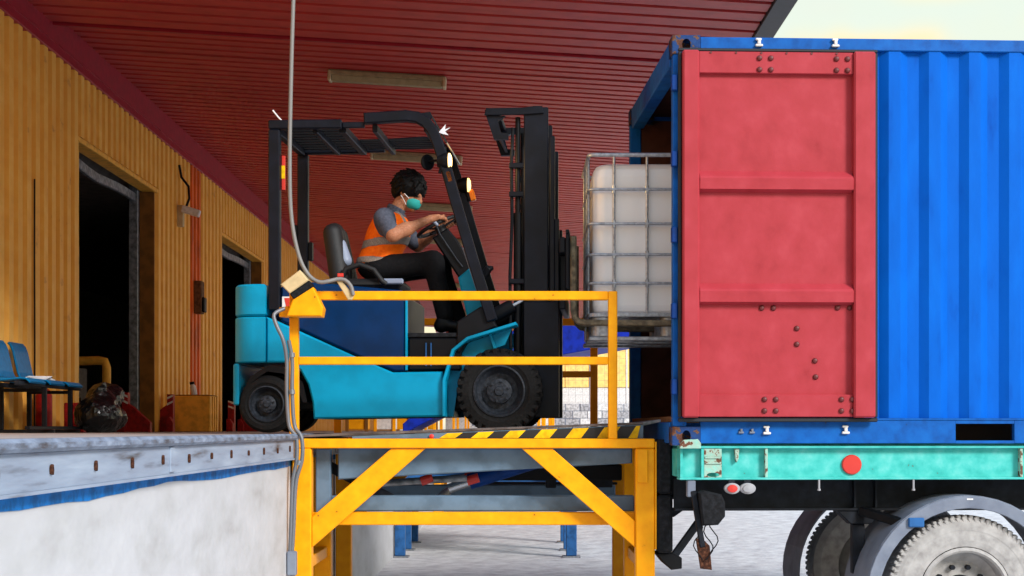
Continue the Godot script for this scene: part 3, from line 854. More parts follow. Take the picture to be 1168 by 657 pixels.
func container():
	var t = thing("shipping_container", "blue corrugated shipping container with its red door folded open", "container", V(.983, 1.45, -10.0), deg_to_rad(2.5))
	var L = 6.06; var H = 2.6; var W = -2.44
	var g
	# corner castings
	for x in [0, 1]:
		for y in [0, 1]:
			for z in [0, 1]:
				g = G.new()
				var x0 = 0.0 if x == 0 else L - 0.178
				var y0 = 0.0 if y == 0 else H - 0.118
				var z0 = 0.004 if z == 0 else W - 0.004
				var zi = z0 - 0.02 if z == 0 else z0 + 0.02
				g.holed(x0, x0 + 0.178, y0, y0 + 0.118, x0 + 0.089, y0 + 0.058, 0.028, 0.038, min(z0, zi), max(z0, zi))
				var zb = z0 - 0.162 if z == 0 else z0 + 0.162
				g.bb(x0, x0 + 0.178, y0, y0 + 0.118, (z0 - 0.08 if z == 0 else z0 + 0.08), zb)
				g.bb(x0, x0 + 0.178, y0 + 0.1, y0 + 0.118, zi, zb); g.bb(x0, x0 + 0.178, y0, y0 + 0.015, zi, zb)
				g.bb(x0, x0 + 0.02, y0 + 0.015, y0 + 0.1, zi, zb); g.bb(x0 + 0.158, x0 + 0.178, y0 + 0.015, y0 + 0.1, zi, zb)
				part(t, "corner_casting", g, M.casting)
	for z in [0.0, W + 0.08]:
		g = G.new(); g.bb(0.004, 0.09, 0.118, H - 0.118, z, z - 0.08, 0.006)
		part(t, "corner_post", g, M.blue_rail)
		g = G.new(); g.bb(L - 0.12, L - 0.004, 0.118, H - 0.118, z, z - 0.08, 0.006)
		part(t, "corner_post", g, M.blue_rail)
		g = G.new(); g.bb(0.178, L - 0.178, H - 0.085, H - 0.008, z - 0.004, z - 0.07, 0.005)
		part(t, "top_rail", g, M.blue_rail)
	# bottom rails with fork pockets
	for z in [-0.002, W + 0.05]:
		g = G.new()
		var xs = [0.178, 1.82, 2.2, 3.86, 4.24, L - 0.178]
		for i in [0, 2, 4]: g.bb(xs[i], xs[i + 1], 0.012, 0.16, z, z - 0.048, 0.003)
		for i in [1, 3]:
			g.bb(xs[i], xs[i + 1], 0.012, 0.030, z - 0.001, z - 0.047); g.bb(xs[i], xs[i + 1], 0.138, 0.159, z - 0.001, z - 0.047)
		g.bb(0.1, L - 0.1, 0.161, 0.172, z + 0.004, z - 0.05)
		part(t, "bottom_rail", g, M.blue_rail)
	for x in [1.82, 3.86]:
		g = G.new()
		g.bb(x, x + 0.38, 0.139, 0.15, -0.06, W + 0.06); g.bb(x - 0.01, x, 0.012, 0.138, -0.06, W + 0.06); g.bb(x + 0.38, x + 0.39, 0.012, 0.138, -0.06, W + 0.06)
		part(t, "fork_pocket", g, M.black)
	# corrugated sides, roof, front wall, floor
	for sd in [0, 1]:
		g = G.new()
		var prof = []; var x = 0.09
		while x < L - 0.12:
			for q in [[0.0, 0.0], [0.075, 0.0], [0.13, -0.036], [0.205, -0.036], [0.26, 0.0]]:
				prof.append(P(min(x + q[0], L - 0.12), q[1]))
			x += 0.26
		for i in prof.size() - 1:
			var a = prof[i]; var b = prof[i + 1]
			if b.x - a.x < 1e-4: continue
			var z0 = -0.012 if sd == 0 else W + 0.012
			var sg = 1.0 if sd == 0 else -1.0
			g.quad(V(a.x, 0.173, z0 + a.y * sg), V(b.x, 0.173, z0 + b.y * sg), V(b.x, H - 0.086, z0 + b.y * sg), V(a.x, H - 0.086, z0 + a.y * sg), V(0, 0, sg))
		part(t, "side_panel", g, M.blue)
	g = G.new(); g.bb(0.1, L - 0.02, H - 0.03, H - 0.02, -0.075, W + 0.075)
	part(t, "roof_sheet", g, M.blue_rail)
	g = G.new(); g.bb(L - 0.05, L - 0.03, 0.1, H - 0.04, -0.09, W + 0.09)
	part(t, "front_wall", g, M.blue)
	g = G.new(); g.bb(0.02, L - 0.06, 0.151, 0.185, -0.055, W + 0.055)
	part(t, "floor", g, M.brown)
	g = G.new(); g.bb(0.093, L - 0.06, 0.186, H - 0.05, W + 0.056, W + 0.075)
	part(t, "lining", g, M.oxide)
	g = G.new(); g.bb(0.093, L - 0.06, 0.186, H - 0.05, -0.056, -0.075)
	part(t, "lining", g, M.oxide)
	g = G.new(); g.bb(0.12, L - 0.06, H - 0.049, H - 0.035, -0.08, W + 0.08)
	part(t, "lining", g, M.oxide)
	g = G.new(); g.bb(0.004, 0.10, H - 0.16, H - 0.004, -0.17, W + 0.17, 0.006)
	part(t, "door_header", g, M.blue_rail)
	g = G.new(); g.bb(0.004, 0.09, 0.012, 0.148, -0.17, W + 0.17, 0.006)
	part(t, "door_sill", g, M.blue_rail)
	# red door folded back against the side; the far door likewise
	var dx0 = 0.052; var dx1 = 1.275; var dy0 = 0.176; var dy1 = 2.485
	g = G.new(); g.bb(dx0 + 0.1, dx1 - 0.13, dy0 + 0.02, dy1 - 0.02, 0.02, 0.045)
	var dr = part(t, "door", g, M.red); dr.set_meta("label", "red container door folded flat against the blue side")
	g = G.new()
	g.bb(dx0 - 0.022, dx1 + 0.025, dy0 - 0.028, dy0 - 0.001, 0.03, 0.06, 0.006); g.bb(dx0 - 0.022, dx1 + 0.025, dy1 + 0.001, dy1 + 0.022, 0.03, 0.06, 0.006)
	g.bb(dx0 - 0.022, dx0 - 0.001, dy0 - 0.0005, dy1 + 0.0005, 0.03, 0.061, 0.006); g.bb(dx1 + 0.001, dx1 + 0.025, dy0 - 0.0005, dy1 + 0.0005, 0.03, 0.061, 0.006)
	part(dr, "gasket", g, M.gasket)
	for s in [[dx0, dx0 + 0.105], [dx1 - 0.137, dx1]]:
		g = G.new(); g.bb(s[0], s[1], dy0, dy1, 0.02, 0.105, 0.01)
		part(dr, "stile", g, M.red)
	g = G.new(); g.bb(dx0 + 0.1055, dx1 - 0.1375, dy1 - 0.14, dy1 - 0.004, 0.04, 0.08, 0.004)
	part(dr, "top_plate", g, M.red)
	g = G.new(); g.bb(dx0 + 0.1055, dx1 - 0.1375, dy0 + 0.004, dy0 + 0.145, 0.03, 0.072, 0.004)
	part(dr, "bottom_plate", g, M.red)
	for yc in [1.665, .955]:
		g = G.new(); g.prism(pts([0.04, yc - 0.072, 0.098, yc - 0.052, 0.102, yc + 0.015, 0.092, yc + 0.03, 0.04, yc + 0.072]), dx0 + 0.106, dx1 - 0.138, 0.004, Transform3D(Basis(V(0, 0, 1), V(0, 1, 0), V(1, 0, 0)), Vector3.ZERO))
		part(dr, "rib", g, M.red)
	var bg := G.new(); bg.lathe([P(0.018, -0.004), P(0.018, 0.004), P(0.013, 0.011), P(0.006, 0.014), P(0.0, 0.0145)], 12)
	var bm = bg.mesh()
	# rivets, as (x, y, face)
	var rv = []
	for x in [.54, .612, 1.03, 1.10]:
		for y in [2.44, 2.368]: rv.append([x, y, 0.081])
		for y in [.29, .218]: rv.append([x + 0.033, y, 0.073])
	for q in [[.56, .868], [.635, .868], [1.045, .872], [1.122, .872], [.785, .74], [.785, .64], [.90, .535], [.905, .433]]: rv.append([q[0], q[1], 0.046])
	for q in rv:
		part(dr, "rivet", bm, M.bolt).position = V(q[0], q[1], q[2])
	for k in 6:
		var tg := G.new(); tg.cyl(V(dx0 + 0.18 + k * 0.16, dy1 - 0.012, 0.081), V(dx0 + 0.18 + k * 0.16, dy1 - 0.012, 0.085), 0.007, 8)
		part(dr, "rivet", tg, M.bolt)
	for k in 5:
		g = G.new(); g.bb(-0.012, dx0 - 0.024, 0.32 + k * 0.48, 0.42 + k * 0.48, 0.004, 0.05, 0.006)
		part(t, "hinge", g, M.blue_dark)
	g = G.new(); g.bb(dx0, dx1, dy0, dy1, W - 0.035, W - 0.09, 0.008)
	part(t, "door", g, M.red)
	# white lashing rings on the rails
	for q in [[.55, 2.556], [1.04, 2.558], [.60, .095], [1.105, .098]]:
		g = G.new()
		var x = q[0]; var y = q[1]
		g.bb(x - 0.022, x + 0.026, y - 0.026, y - 0.010, -0.001, 0.02, 0.004); g.bb(x - 0.008, x + 0.012, y - 0.012, y + 0.02, 0.0, 0.022, 0.004); g.bb(x - 0.02, x + 0.018, y + 0.014, y + 0.028, -0.001, 0.018, 0.004)
		part(t, "lashing_ring", g, M.white)
	for x in [.42, .49]:
		g = G.new(); g.bb(x, x + 0.035, .075, .088, -0.001, 0.014, 0.003); g.cyl(V(x + 0.018, .085, .008), V(x + 0.018, .105, .008), 0.009, 8)
		part(t, "lashing_ring", g, M.fender)

func trailer():
	var t = thing("trailer", "turquoise container trailer with dusty wheels under grey mudguards", "trailer", V(.983, 0, -10.0), deg_to_rad(2.5))
	var W = -2.44; var g
	for zz in [[-0.03, 1.0], [W + 0.03, -1.0]]:
		var z = zz[0]; var s = zz[1]
		g = G.new()
		g.bb(0.05, 6.2, 1.245, 1.43, z - s * 0.06, z - s * 0.045)
		g.bb(0.05, 6.2, 1.230, 1.2445, z, z - s * 0.12, 0.003)
		g.bb(0.05, 6.2, 1.4305, 1.446, z + s * 0.006, z - s * 0.12, 0.003)
		var sb = part(t, "side_beam", g, M.turq)
		for x in [0.055, 0.19, 0.60, 2.25, 3.3, 4.4]:
			g = G.new(); g.bb(x, x + 0.016, 1.2455, 1.4295, z - s * 0.002, z - s * 0.044)
			part(sb, "stiffener", g, M.turq_rust if x > 0.3 else M.turq)
		g = G.new(); g.holed(0.208, 0.32, 1.2458, 1.4292, 0.265, 1.262, 0.04, 0.014, min(z - s * 0.012, z - s * 0.002), max(z - s * 0.012, z - s * 0.002))
		g.bb(0.212, 0.316, 1.33, 1.345, z - s * 0.002, z + s * 0.006, 0.002); g.bb(0.212, 0.316, 1.365, 1.378, z - s * 0.002, z + s * 0.006, 0.002)
		part(sb, "patch_plate", g, M.turq_rust)
		g = G.new(); g.prism(pts([.405, 1.4295, .435, 1.4295, .43, 1.36, .418, 1.34, .41, 1.36]), z - s * 0.044, z - s * 0.01, 0.003)
		part(sb, "rope_hook", g, M.turq_rust)
		g = G.new(); g.bb(0.045, 0.18, 1.4465, 1.449, z + s * 0.01, z - s * 0.2); g.prism(pts([0.045, 1.43, 0.18, 1.43, 0.18, 1.465, 0.16, 1.49, 0.07, 1.485, 0.045, 1.46]), z + s * 0.036, z + s * 0.045, 0.002)
		part(t, "twist_lock", g, M.turq_rust)
	g = G.new(); g.bb(0.055, 0.10, 1.2455, 1.4295, -0.16, W + 0.16, 0.006)
	part(t, "rear_beam", g, M.turq)
	for z in [-0.36, W + 0.36]:
		g = G.new(); g.bb(0.06, 6.2, 1.03, 1.225, z - 0.01, z + 0.01); g.bb(0.06, 6.2, 1.02, 1.035, z - 0.07, z + 0.07)
		part(t, "main_beam", g, M.frame)
	for x in [1.24, 1.38, 2.9]:
		g = G.new(); g.bb(x, x + 0.012, 1.04, 1.225, -0.29, -0.345)
		part(t, "web_stiffener", g, M.frame)
	for x in [0.4, 1.2, 2.4, 3.6, 5.0]:
		g = G.new(); g.bb(x, x + 0.1, 1.06, 1.2, -0.38, W + 0.38)
		part(t, "cross_member", g, M.frame)
	g = G.new(); g.prism(pts([1.13, 1.018, 1.42, 1.018, 1.36, .93, 1.22, .93]), -0.3, -0.42, 0.006); g.bb(1.24, 1.32, .6, .93, -0.33, -0.40, 0.006)
	part(t, "spring_hanger", g, M.frame)
	# wheels: near and far side
	for zz in [[-0.04, 1.0], [W + 0.04, -1.0]]:
		var xf = Transform3D(Basis() if zz[1] > 0 else Basis(V(0, 1, 0), PI), V(1.895, 0.5, zz[0]))
		var w = Node3D.new(); w.name = "wheel"; t.add_child(w, true)
		w.transform = xf
		big_wheel(w)
		# arched mudguard
		var pth = []
		for k in 25:
			var a = deg_to_rad(-8 + 196.0 * k / 24)
			pth.append(P(1.895 + 0.66 * cos(a), 0.46 + 0.665 * sin(a)))
		g = G.new(); g.ribbon(pth, 0.012, min(zz[0] + zz[1] * 0.06, zz[0] - zz[1] * 0.50), max(zz[0] + zz[1] * 0.06, zz[0] - zz[1] * 0.50))
		part(t, "mudguard", g, M.fender)
		pth = []
		for k in 25:
			var a = deg_to_rad(-8 + 196.0 * k / 24)
			pth.append(P(1.895 + 0.623 * cos(a), 0.46 + 0.627 * sin(a)))
		g = G.new(); g.ribbon(pth, 0.078, min(zz[0] + zz[1] * 0.062, zz[0] + zz[1] * 0.075), max(zz[0] + zz[1] * 0.062, zz[0] + zz[1] * 0.075), 0.004)
		part(t, "mudguard_lip", g, M.fender)
		if zz[1] > 0:
			g = G.new(); g.bar(V(1.28, 1.02, -0.3), V(1.52, .94, 0.0), 0.05, 0.06, 0.01)
			part(t, "mudguard_stay", g, M.black)
			g = G.new(); g.bb(1.50, 1.60, .93, .99, 0.03, 0.058, 0.006)
			part(t, "mudguard_clip", g, M.blue_stand)
			g = G.new(); g.prism(pts([1.88, 1.112, 1.92, 1.112, 1.92, 1.102, 1.88, 1.102]), 0.0352, 0.0365)
			part(t, "sticker", g, M.white)
	g = G.new(); g.cyl(V(1.895, .5, -0.1), V(1.895, .5, W + 0.1), 0.075, 14)
	part(t, "axle", g, M.frame)
	# reflector and marker lamps
	g = G.new(); g.lathe([P(.064, 0), P(.064, .012), P(.058, .018), P(.0, .019)], 28, Transform3D(Basis(), V(1.165, 1.325, -0.075)))
	g.lathe([P(.064, 0), P(.064, .004)], 28, Transform3D(Basis(), V(1.165, 1.325, -0.075)))
	part(t, "round_reflector", g, M.redlens)
	for q in [[.385, M.redlens], [.485, M.greylens]]:
		g = G.new(); g.lathe([P(0, -.03), P(.05, -.03), P(.052, .0), P(.046, .006), P(.03, .01), P(0, .011)], 20, Transform3D(Basis().scaled(V(1.0, .68, 1.0)), V(q[0], 1.175, -0.02)))
		var lm = part(t, "marker_lamp", g, M.greylens)
		g = G.new(); g.lathe([P(.034, .0), P(.032, .012), P(.0, .018)], 16, Transform3D(Basis().scaled(V(1.0, .75, 1.0)), V(q[0], 1.175, -0.012)))
		part(lm, "lens", g, q[1])
		g = G.new(); g.bb(q[0] - .02, q[0] + .02, 1.2, 1.23, -0.03, -0.045)
		part(t, "lamp_bracket", g, M.frame)
	for x in [.945, 1.555]:
		g = G.new(); g.cyl(V(x, 1.23, -0.03), V(x, 1.165, -0.03), 0.007, 8); g.cyl(V(x, 1.172, -0.03), V(x, 1.16, -0.03), 0.011, 8)
		part(t, "stud", g, M.greylens)
	# broken rear lamp board hanging from the frame
	g = G.new(); g.bb(.10, .155, 1.12, 1.23, -0.04, -0.09, 0.006)
	part(t, "lamp_arm", g, M.fender)
	g = G.new(); g.bar(V(.14, 1.16, -0.05), V(.20, .80, -0.05), 0.04, 0.035, 0.005)
	part(t, "lamp_arm", g, M.frame)
	g = G.new(); g.prism(pts([.165, 1.15, .20, 1.165, .31, 1.14, .335, 1.09, .335, 1.0, .29, .945, .19, .94]), 0.02, -0.10, 0.012)
	part(t, "lamp_box", g, M.rubber)
	g = G.new(); g.prism(pts([.155, .86, .205, .85, .245, .81, .26, .655, .185, .665]), -0.04, -0.056, 0.004)
	part(t, "rusty_plate", g, M.rust)
	for q in [[.17, .0], [.235, .02], [.27, -.01]]:
		var p = []
		for k in 9:
			var f = k / 8.0
			p.append(V(q[0] + 0.03 * sin(f * 7 + q[0] * 40), .96 - 0.24 * f, -0.04 + q[1] * f))
		g = G.new(); g.tube(p, 0.004, 6)
		part(t, "loose_wire", g, M.black)

func big_wheel(w):
	var g := G.new()
	g.lathe([P(.30, -.27), P(.44, -.27), P(.49, -.24), P(.495, -.05), P(.485, -.012), P(.462, .004), P(.44, .010), P(.41, .012), P(.40, .010), P(.34, .012), P(.30, .004), P(.29, -.03)], 56)
	for k in 76:
		var a = TAU * k / 76
		var b = Basis(V(0, 0, 1), a)
		g.box(b * V(.486, 0, -.055), V(.030, .026, .10), 0.005, b)
		g.box(b * V(.462, 0.006, -.001), V(.050 + .012 * (k % 2), .021, .013), 0.004, b * Basis(V(0, 0, 1), 0.3))
	part(w, "tyre", g, M.dusty)
	g = G.new()
	g.lathe([P(.295, .006), P(.275, .012), P(.262, .0), P(.255, -.10), P(.20, -.13), P(.10, -.12), P(.0, -.12)], 40)
	part(w, "rim", g, M.dusty)
	g = G.new()
	g.lathe([P(.11, -.12), P(.11, -.05), P(.09, -.03), P(.0, -.025)], 24)
	for k in 10:
		var a = TAU * k / 10
		g.cyl(V(.165 * cos(a), .165 * sin(a), -.13), V(.165 * cos(a), .165 * sin(a), -.09), .017, 6)
	part(w, "hub", g, M.frame)
const TRUCK := Vector3(-1.957, DOCK, -11.5)
const TRUCK_YAW := -0.0645

func forklift():
	var t = thing("forklift", "teal electric forklift with black mast and overhead guard on the dock stand", "forklift", TRUCK, TRUCK_YAW)
	var g
	var plan = Transform3D(Basis(V(1, 0, 0), V(0, 0, 1), V(0, -1, 0)), Vector3.ZERO)   # polygon (x, z) extruded downwards in y
	# counterweight with rounded rear corners, in two castings
	var rp = func(x1, hw, r):
		var p = [P(x1, -hw), P(x1, hw)]
		for k in 17:
			var a = PI / 2 + PI / 2 * k / 16.0
			p.append(P(r + r * cos(a), hw - r + r * sin(a)))
		for k in 17:
			var a = PI + PI / 2 * k / 16.0
			p.append(P(r + r * cos(a), -hw + r + r * sin(a)))
		return p
	g = G.new(); g.prism(rp.call(.248, .545, .17), -1.04, -.818, 0.014, plan)
	var cw = part(t, "counterweight", g, M.teal)
	g = G.new(); g.prism(rp.call(.247, .55, .17), -.812, -.497, 0.008, plan)
	part(cw, "lower_casting", g, M.teal)
	g = G.new(); g.prism(rp.call(.05, .50, .045), -.49, -.20, 0.01, plan)
	part(cw, "tail", g, M.teal)
	g = G.new(); g.bb(.03, .24, .98, 1.05, -.3, .3, 0.02)
	part(cw, "counterweight_top", g, M.black)
	# chassis side with wheel arch
	g = G.new()
	g.prism(pts([.252, .812, .345, .775, .874, .535, 1.135, .425, 1.48, .43, 1.506, .12, .583, .105, .575, .22, .545, .34, .49, .44, .413, .497, .252, .497]), -.54, .54, 0.012)
	part(t, "chassis", g, M.teal)
	g = G.new(); g.bb(.10, 1.9, .17, .42, -.32, .32, 0.01)
	part(t, "axle_housing", g, M.black)
	g = G.new(); g.prism(pts([.08, .30, .13, .40, .25, .475, .38, .46, .50, .36, .53, .22, .50, .22, .46, .33, .36, .42, .25, .435, .15, .37, .11, .28]), -.50, .50)
	part(t, "wheel_arch_liner", g, M.black)
	# battery hood
	g = G.new()
	g.prism(pts([.345, .785, .345, 1.02, .40, 1.05, .56, 1.055, 1.19, .995, 1.215, .96, 1.215, .432, 1.14, .432, .874, .545]), -.50, .50, 0.014)
	var hd = part(t, "battery_hood", g, M.hood)
	g = G.new(); g.bb(1.2155, 1.232, .44, .93, .47, .505, 0.004)
	part(hd, "hood_edge", g, M.teal)
	g = G.new(); g.bb(1.2155, 1.228, .67, .95, -.49, .468, 0.004)
	part(hd, "hood_front", g, M.black)
	g = G.new(); g.prism(pts([.355, .86, .43, .86, .43, .955, .355, .955]), .502, .504)
	part(hd, "warning_label", g, M.white)
	g = G.new(); g.prism(pts([.385, .875, .425, .875, .41, .945, .37, .945]), .5045, .506)
	part(hd, "warning_mark", g, M.redlens)
	# step and floor
	g = G.new(); g.bb(1.235, 1.60, .44, .665, -.50, .49, 0.012)
	part(t, "step", g, M.black)
	for x in [1.36, 1.395]:
		g = G.new(); g.cyl(V(x, .47, .498), V(x, .63, .498), .006, 6)
		part(t, "step_rod", g, M.blue_stand)
	g = G.new(); g.bb(1.23, 1.75, .67, .70, -.49, .49, 0.004)
	part(t, "floor_plate", g, M.rubber)
	for s in [1.0, -1.0]:
		g = G.new(); g.prism(pts([1.573, .56, 1.573, .775, 1.74, .88, 1.79, .88, 1.85, .74, 1.66, .66, 1.60, .56]), s * .30, s * .505, 0.01)
		part(t, "front_cowl", g, M.black)
		# fender: flange plus inner plate
		g = G.new(); g.ribbon(pts([1.492, .12, 1.492, .365, 1.555, .575, 1.655, .655, 1.99, .757]), .022, s * .36, s * .575, 0.004)
		var fd = part(t, "fender", g, M.teal)
		g = G.new(); g.prism(pts([1.50, .12, 1.50, .36, 1.56, .565, 1.66, .64, 1.95, .735, 1.90, .62, 1.72, .56, 1.58, .40, 1.54, .12]), s * .37, s * .39)
		part(fd, "fender_plate", g, M.teal)
		g = G.new(); g.bar(V(1.80, .70, s * .42), V(1.84, .57, s * .42), .05, .02, 0.003)
		part(fd, "fender_web", g, M.teal)
	# wheels
	for s in [1.0, -1.0]:
		for q in [[1.872, .295, .295, .20, .355], [.245, .208, .208, .17, .34]]:
			var w = Node3D.new(); w.name = "front_wheel" if q[0] > 1 else "rear_wheel"; t.add_child(w, true)
			w.position = V(q[0], q[1], s * (q[4] + q[3])); 
			if s < 0: w.rotation.y = PI
			truck_wheel(w, q[2], q[3], q[0] > 1)
	# overhead guard
	var yb = [P(.30, 2.155), P(.72, 2.165), P(.80, 2.17)]
	var yf = [P(.93, 2.185), P(1.22, 2.20), P(1.30, 2.19), P(1.36, 2.155), P(1.405, 2.10), P(1.44, 2.02), P(1.50, 1.84), P(1.58, 1.56), P(1.69, 1.19), P(1.82, .78)]
	var gd = Node3D.new(); gd.name = "overhead_guard"; t.add_child(gd)
	for s in [1.0, -1.0]:
		g = G.new(); g.bb(.262, .342, .86, 2.115, s * .46, s * .53, 0.008)
		part(gd, "rear_post", g, M.mast)
		g = G.new(); g.bb(.262, .775, 2.117, 2.18, s * .46, s * .53, 0.008)
		part(gd, "roof_bar", g, M.mast)
		g = G.new(); g.bb(.776, .93, 2.125, 2.165, s * .465, s * .50, 0.005)
		part(gd, "roof_bar", g, M.mast)
		g = G.new(); g.ribbon(yf, .075, s * .455, s * .53, 0.008)
		part(gd, "front_leg", g, M.mast)
	for q in [[.275, .05], [.56, .035], [.745, .05], [.98, .035], [1.34, .06]]:
		g = G.new(); g.bb(q[0], q[0] + q[1], 2.10, 2.155, -.458, .458, 0.005)
		part(gd, "cross_bar", g, M.mast)
	for k in 9:
		g = G.new(); g.bb(.33, .74, 2.135, 2.155, -.42 + k * .10, -.385 + k * .10, 0.003)
		part(gd, "roof_slat", g, M.black)
	for k in 5:
		g = G.new(); g.bb(.80, 1.335, 2.135, 2.155, -.43 + k * .075, -.40 + k * .075, 0.003)
		part(gd, "roof_slat", g, M.black)
	g = G.new(); g.prism(pts([1.22, 2.215, 1.385, 2.235, 1.40, 2.21, 1.375, 2.14, 1.33, 2.19]), .44, .47, 0.004)
	part(gd, "gusset", g, M.mast)
	g = G.new(); g.bar(V(1.39, 2.215, .0), V(1.50, 2.02, .0), .90, .012, 0.003)
	part(gd, "rain_visor", g, M.glassdark)
	g = G.new(); g.prism(pts([0, 0, .05, .055, .045, .02, .085, .035, .045, .005, .07, -.02, .03, -.012]), -.002, .002)
	part(gd, "paper_scrap", g, M.paper).position = V(1.445, 2.09, .47)
	g = G.new(); g.tube([V(.36, 2.17, .5), V(.33, 2.20, .51), V(.29, 2.25, .51)], .006, 6)
	part(gd, "loose_strap", g, M.paper)
	# lamps on the front legs
	for q in [[1.515, 1.885, .50], [1.555, 1.865, -.46]]:
		var lp = Node3D.new(); lp.name = "work_lamp"; gd.add_child(lp, true)
		lp.position = V(q[0], q[1], q[2])
		var ax = Transform3D(Basis(V(0, 0, -1), V(0, 1, 0), V(1, 0, 0)), Vector3.ZERO)
		g = G.new(); g.lathe([P(0, -.08), P(.04, -.075), P(.058, -.03), P(.062, 0), P(.055, .004)], 18, ax)
		part(lp, "lamp_housing", g, M.black)
		g = G.new(); g.lathe([P(.056, -.01), P(.054, .014), P(.035, .024), P(0, .028)], 18, ax)
		part(lp, "lamp_lens", g, M.lamp)
		g = G.new(); g.bar(V(-.045, -.03, 0), V(-.06, -.085, 0), .02, .02, 0.003)
		part(lp, "lamp_bracket", g, M.mast)
		var sl := SpotLight3D.new(); sl.name = "lamp_light"; sl.light_color = C(1.0, .8, .5); sl.light_energy = 0.2; sl.spot_range = 12.0; sl.spot_angle = 50.0; sl.light_size = 0.045; sl.shadow_enabled = true
		lp.add_child(sl); sl.position = V(.04, 0, 0); sl.rotation.y = -PI / 2
	for q in [[1.525, 1.775, .505], [1.59, 1.79, -.47]]:
		g = G.new(); g.box(V(q[0], q[1], q[2]), V(.045, .085, .05), .008, Basis(V(0, 0, 1), .27))
		part(gd, "turn_signal", g, M.amber)
		g = G.new(); g.box(V(q[0] - .028, q[1] + .005, q[2]), V(.02, .10, .055), .004, Basis(V(0, 0, 1), .27))
		part(gd, "signal_base", g, M.black)
	g = G.new(); g.lathe([P(0, -.012), P(.05, -.012), P(.054, 0), P(.05, .01), P(0, .012)], 22, Transform3D(Basis(V(0, 0, -1), V(0, 1.05, 0), V(.9, 0, .0)).rotated(V(0, 1, 0), -.9), V(1.36, 1.895, .40)))
	var mi = part(gd, "mirror", g, M.black)
	g = G.new(); g.cyl(V(1.37, 1.90, .40), V(1.46, 1.90, .47), .009, 8)
	part(mi, "mirror_arm", g, M.black)
	g = G.new(); g.prism(pts([.345, 1.70, .37, 1.70, .37, 1.94, .345, 1.94]), .46, .475, 0.003)
	var tl = part(gd, "tail_lamp", g, M.redlens)
	g = G.new(); g.bb(.346, .3695, 1.78, 1.87, .476, .479)
	part(tl, "amber_section", g, M.hz_y)
	g = G.new(); g.bb(.235, .262, 1.40, 1.58, -.52, -.46, 0.006)
	part(gd, "signal_box", g, M.black)
	g = G.new(); g.bb(.344, .375, 1.31, 1.45, -.53, -.47, 0.005)
	part(gd, "signal_box", g, M.black)
	# seat
	var st = Node3D.new(); st.name = "seat"; t.add_child(st)
	g = G.new(); g.bb(.62, 1.16, 1.03, 1.105, -.24, .24, 0.03); g.bb(.70, 1.1, .985, 1.03, -.2, .2, 0.01)
	part(st, "cushion", g, M.vinyl)
	g = G.new()
	g.nets([{"a": V(.70, 1.12, -.17), "b": V(.64, 1.44, -.12), "ra": .075, "rb": .07}, {"a": V(.70, 1.12, .17), "b": V(.64, 1.44, .12), "ra": .075, "rb": .07}, {"a": V(.69, 1.15, 0), "b": V(.63, 1.46, 0), "ra": .08, "rb": .07}], .08, .02)
	part(st, "backrest", g, M.vinyl)
	g = G.new()
	g.nets([{"a": V(.735, 1.24, .15), "b": V(.705, 1.36, .13), "ra": .05, "rb": .035}], .05, .012)
	part(st, "side_bolster", g, M.grey_vinyl)
	g = G.new(); g.tube([V(.72, 1.08, .255), V(.76, 1.17, .26), V(.86, 1.20, .26), V(.96, 1.16, .26), V(1.02, 1.08, .26), V(1.05, 1.06, .255)], .02, 8)
	part(st, "armrest", g, M.vinyl)
	g = G.new(); g.bb(1.0, 1.17, 1.06, 1.10, .242, .262, 0.01)
	part(st, "seat_lever", g, M.grey_vinyl)
	# steering console
	g = G.new(); g.prism(pts([1.36, 1.40, 1.47, 1.47, 1.53, 1.40, 1.66, 1.16, 1.56, 1.10]), -.16, .14, 0.012)
	var cn = part(t, "steering_console", g, M.black)
	g = G.new(); g.prism(pts([1.555, 1.105, 1.635, 1.17, 1.70, 1.06, 1.76, .86, 1.62, .83]), -.24, .24, 0.012)
	part(cn, "console_cover", g, M.teal)
	g = G.new(); g.tube([V(1.38, 1.52, .17), V(1.42, 1.42, .16), V(1.54, 1.24, .15), V(1.58, 1.19, .15)], .007, 6)
	part(cn, "lever", g, M.rim)
	g = G.new(); g.tube([V(1.49, 1.40, .12), V(1.53, 1.30, .13), V(1.59, 1.20, .13)], .006, 6)
	part(cn, "lever", g, M.rim)
	g = G.new(); g.nets([{"a": V(1.36, 1.53, .17), "b": V(1.40, 1.49, .17), "ra": .016, "rb": .012}], .01, .006)
	part(cn, "lever_knob", g, M.grey_vinyl)
	var sc = V(1.395, 1.50, 0); var e1 = V(.90, .43, 0).normalized(); var nn = V(-.43, .90, 0).normalized()
	var rim_p = []
	for k in 33:
		var a = TAU * k / 32
		rim_p.append(sc + (e1 * cos(a) + V(0, 0, 1) * sin(a)) * .165)
	g = G.new(); g.tube(rim_p, .014, 8)
	var sw = part(t, "steering_wheel", g, M.vinyl)
	g = G.new()
	for a in [PI * .5, PI * 1.17, PI * 1.83]: g.bar(sc - nn * .02, sc + (e1 * sin(a) + V(0, 0, 1) * cos(a)) * .16, .03, .012, 0.003)
	g.cyl(sc - nn * .10, sc + nn * .005, .04, 14)
	part(sw, "wheel_hub", g, M.vinyl)
	g = G.new(); g.prism(pts([1.60, 1.30, 1.66, 1.28, 1.76, 1.02, 1.80, .84, 1.76, .84, 1.70, 1.0]), .28, .40, 0.01)
	part(t, "dash_panel", g, M.fender)
	g = G.new(); g.bar(V(1.72, 1.07, .30), V(1.79, 1.17, .34), .045, .05, 0.01); g.bar(V(1.77, 1.14, .32), V(1.81, 1.165, .35), .03, .03, 0.006)
	part(t, "hydraulic_lever", g, M.black)
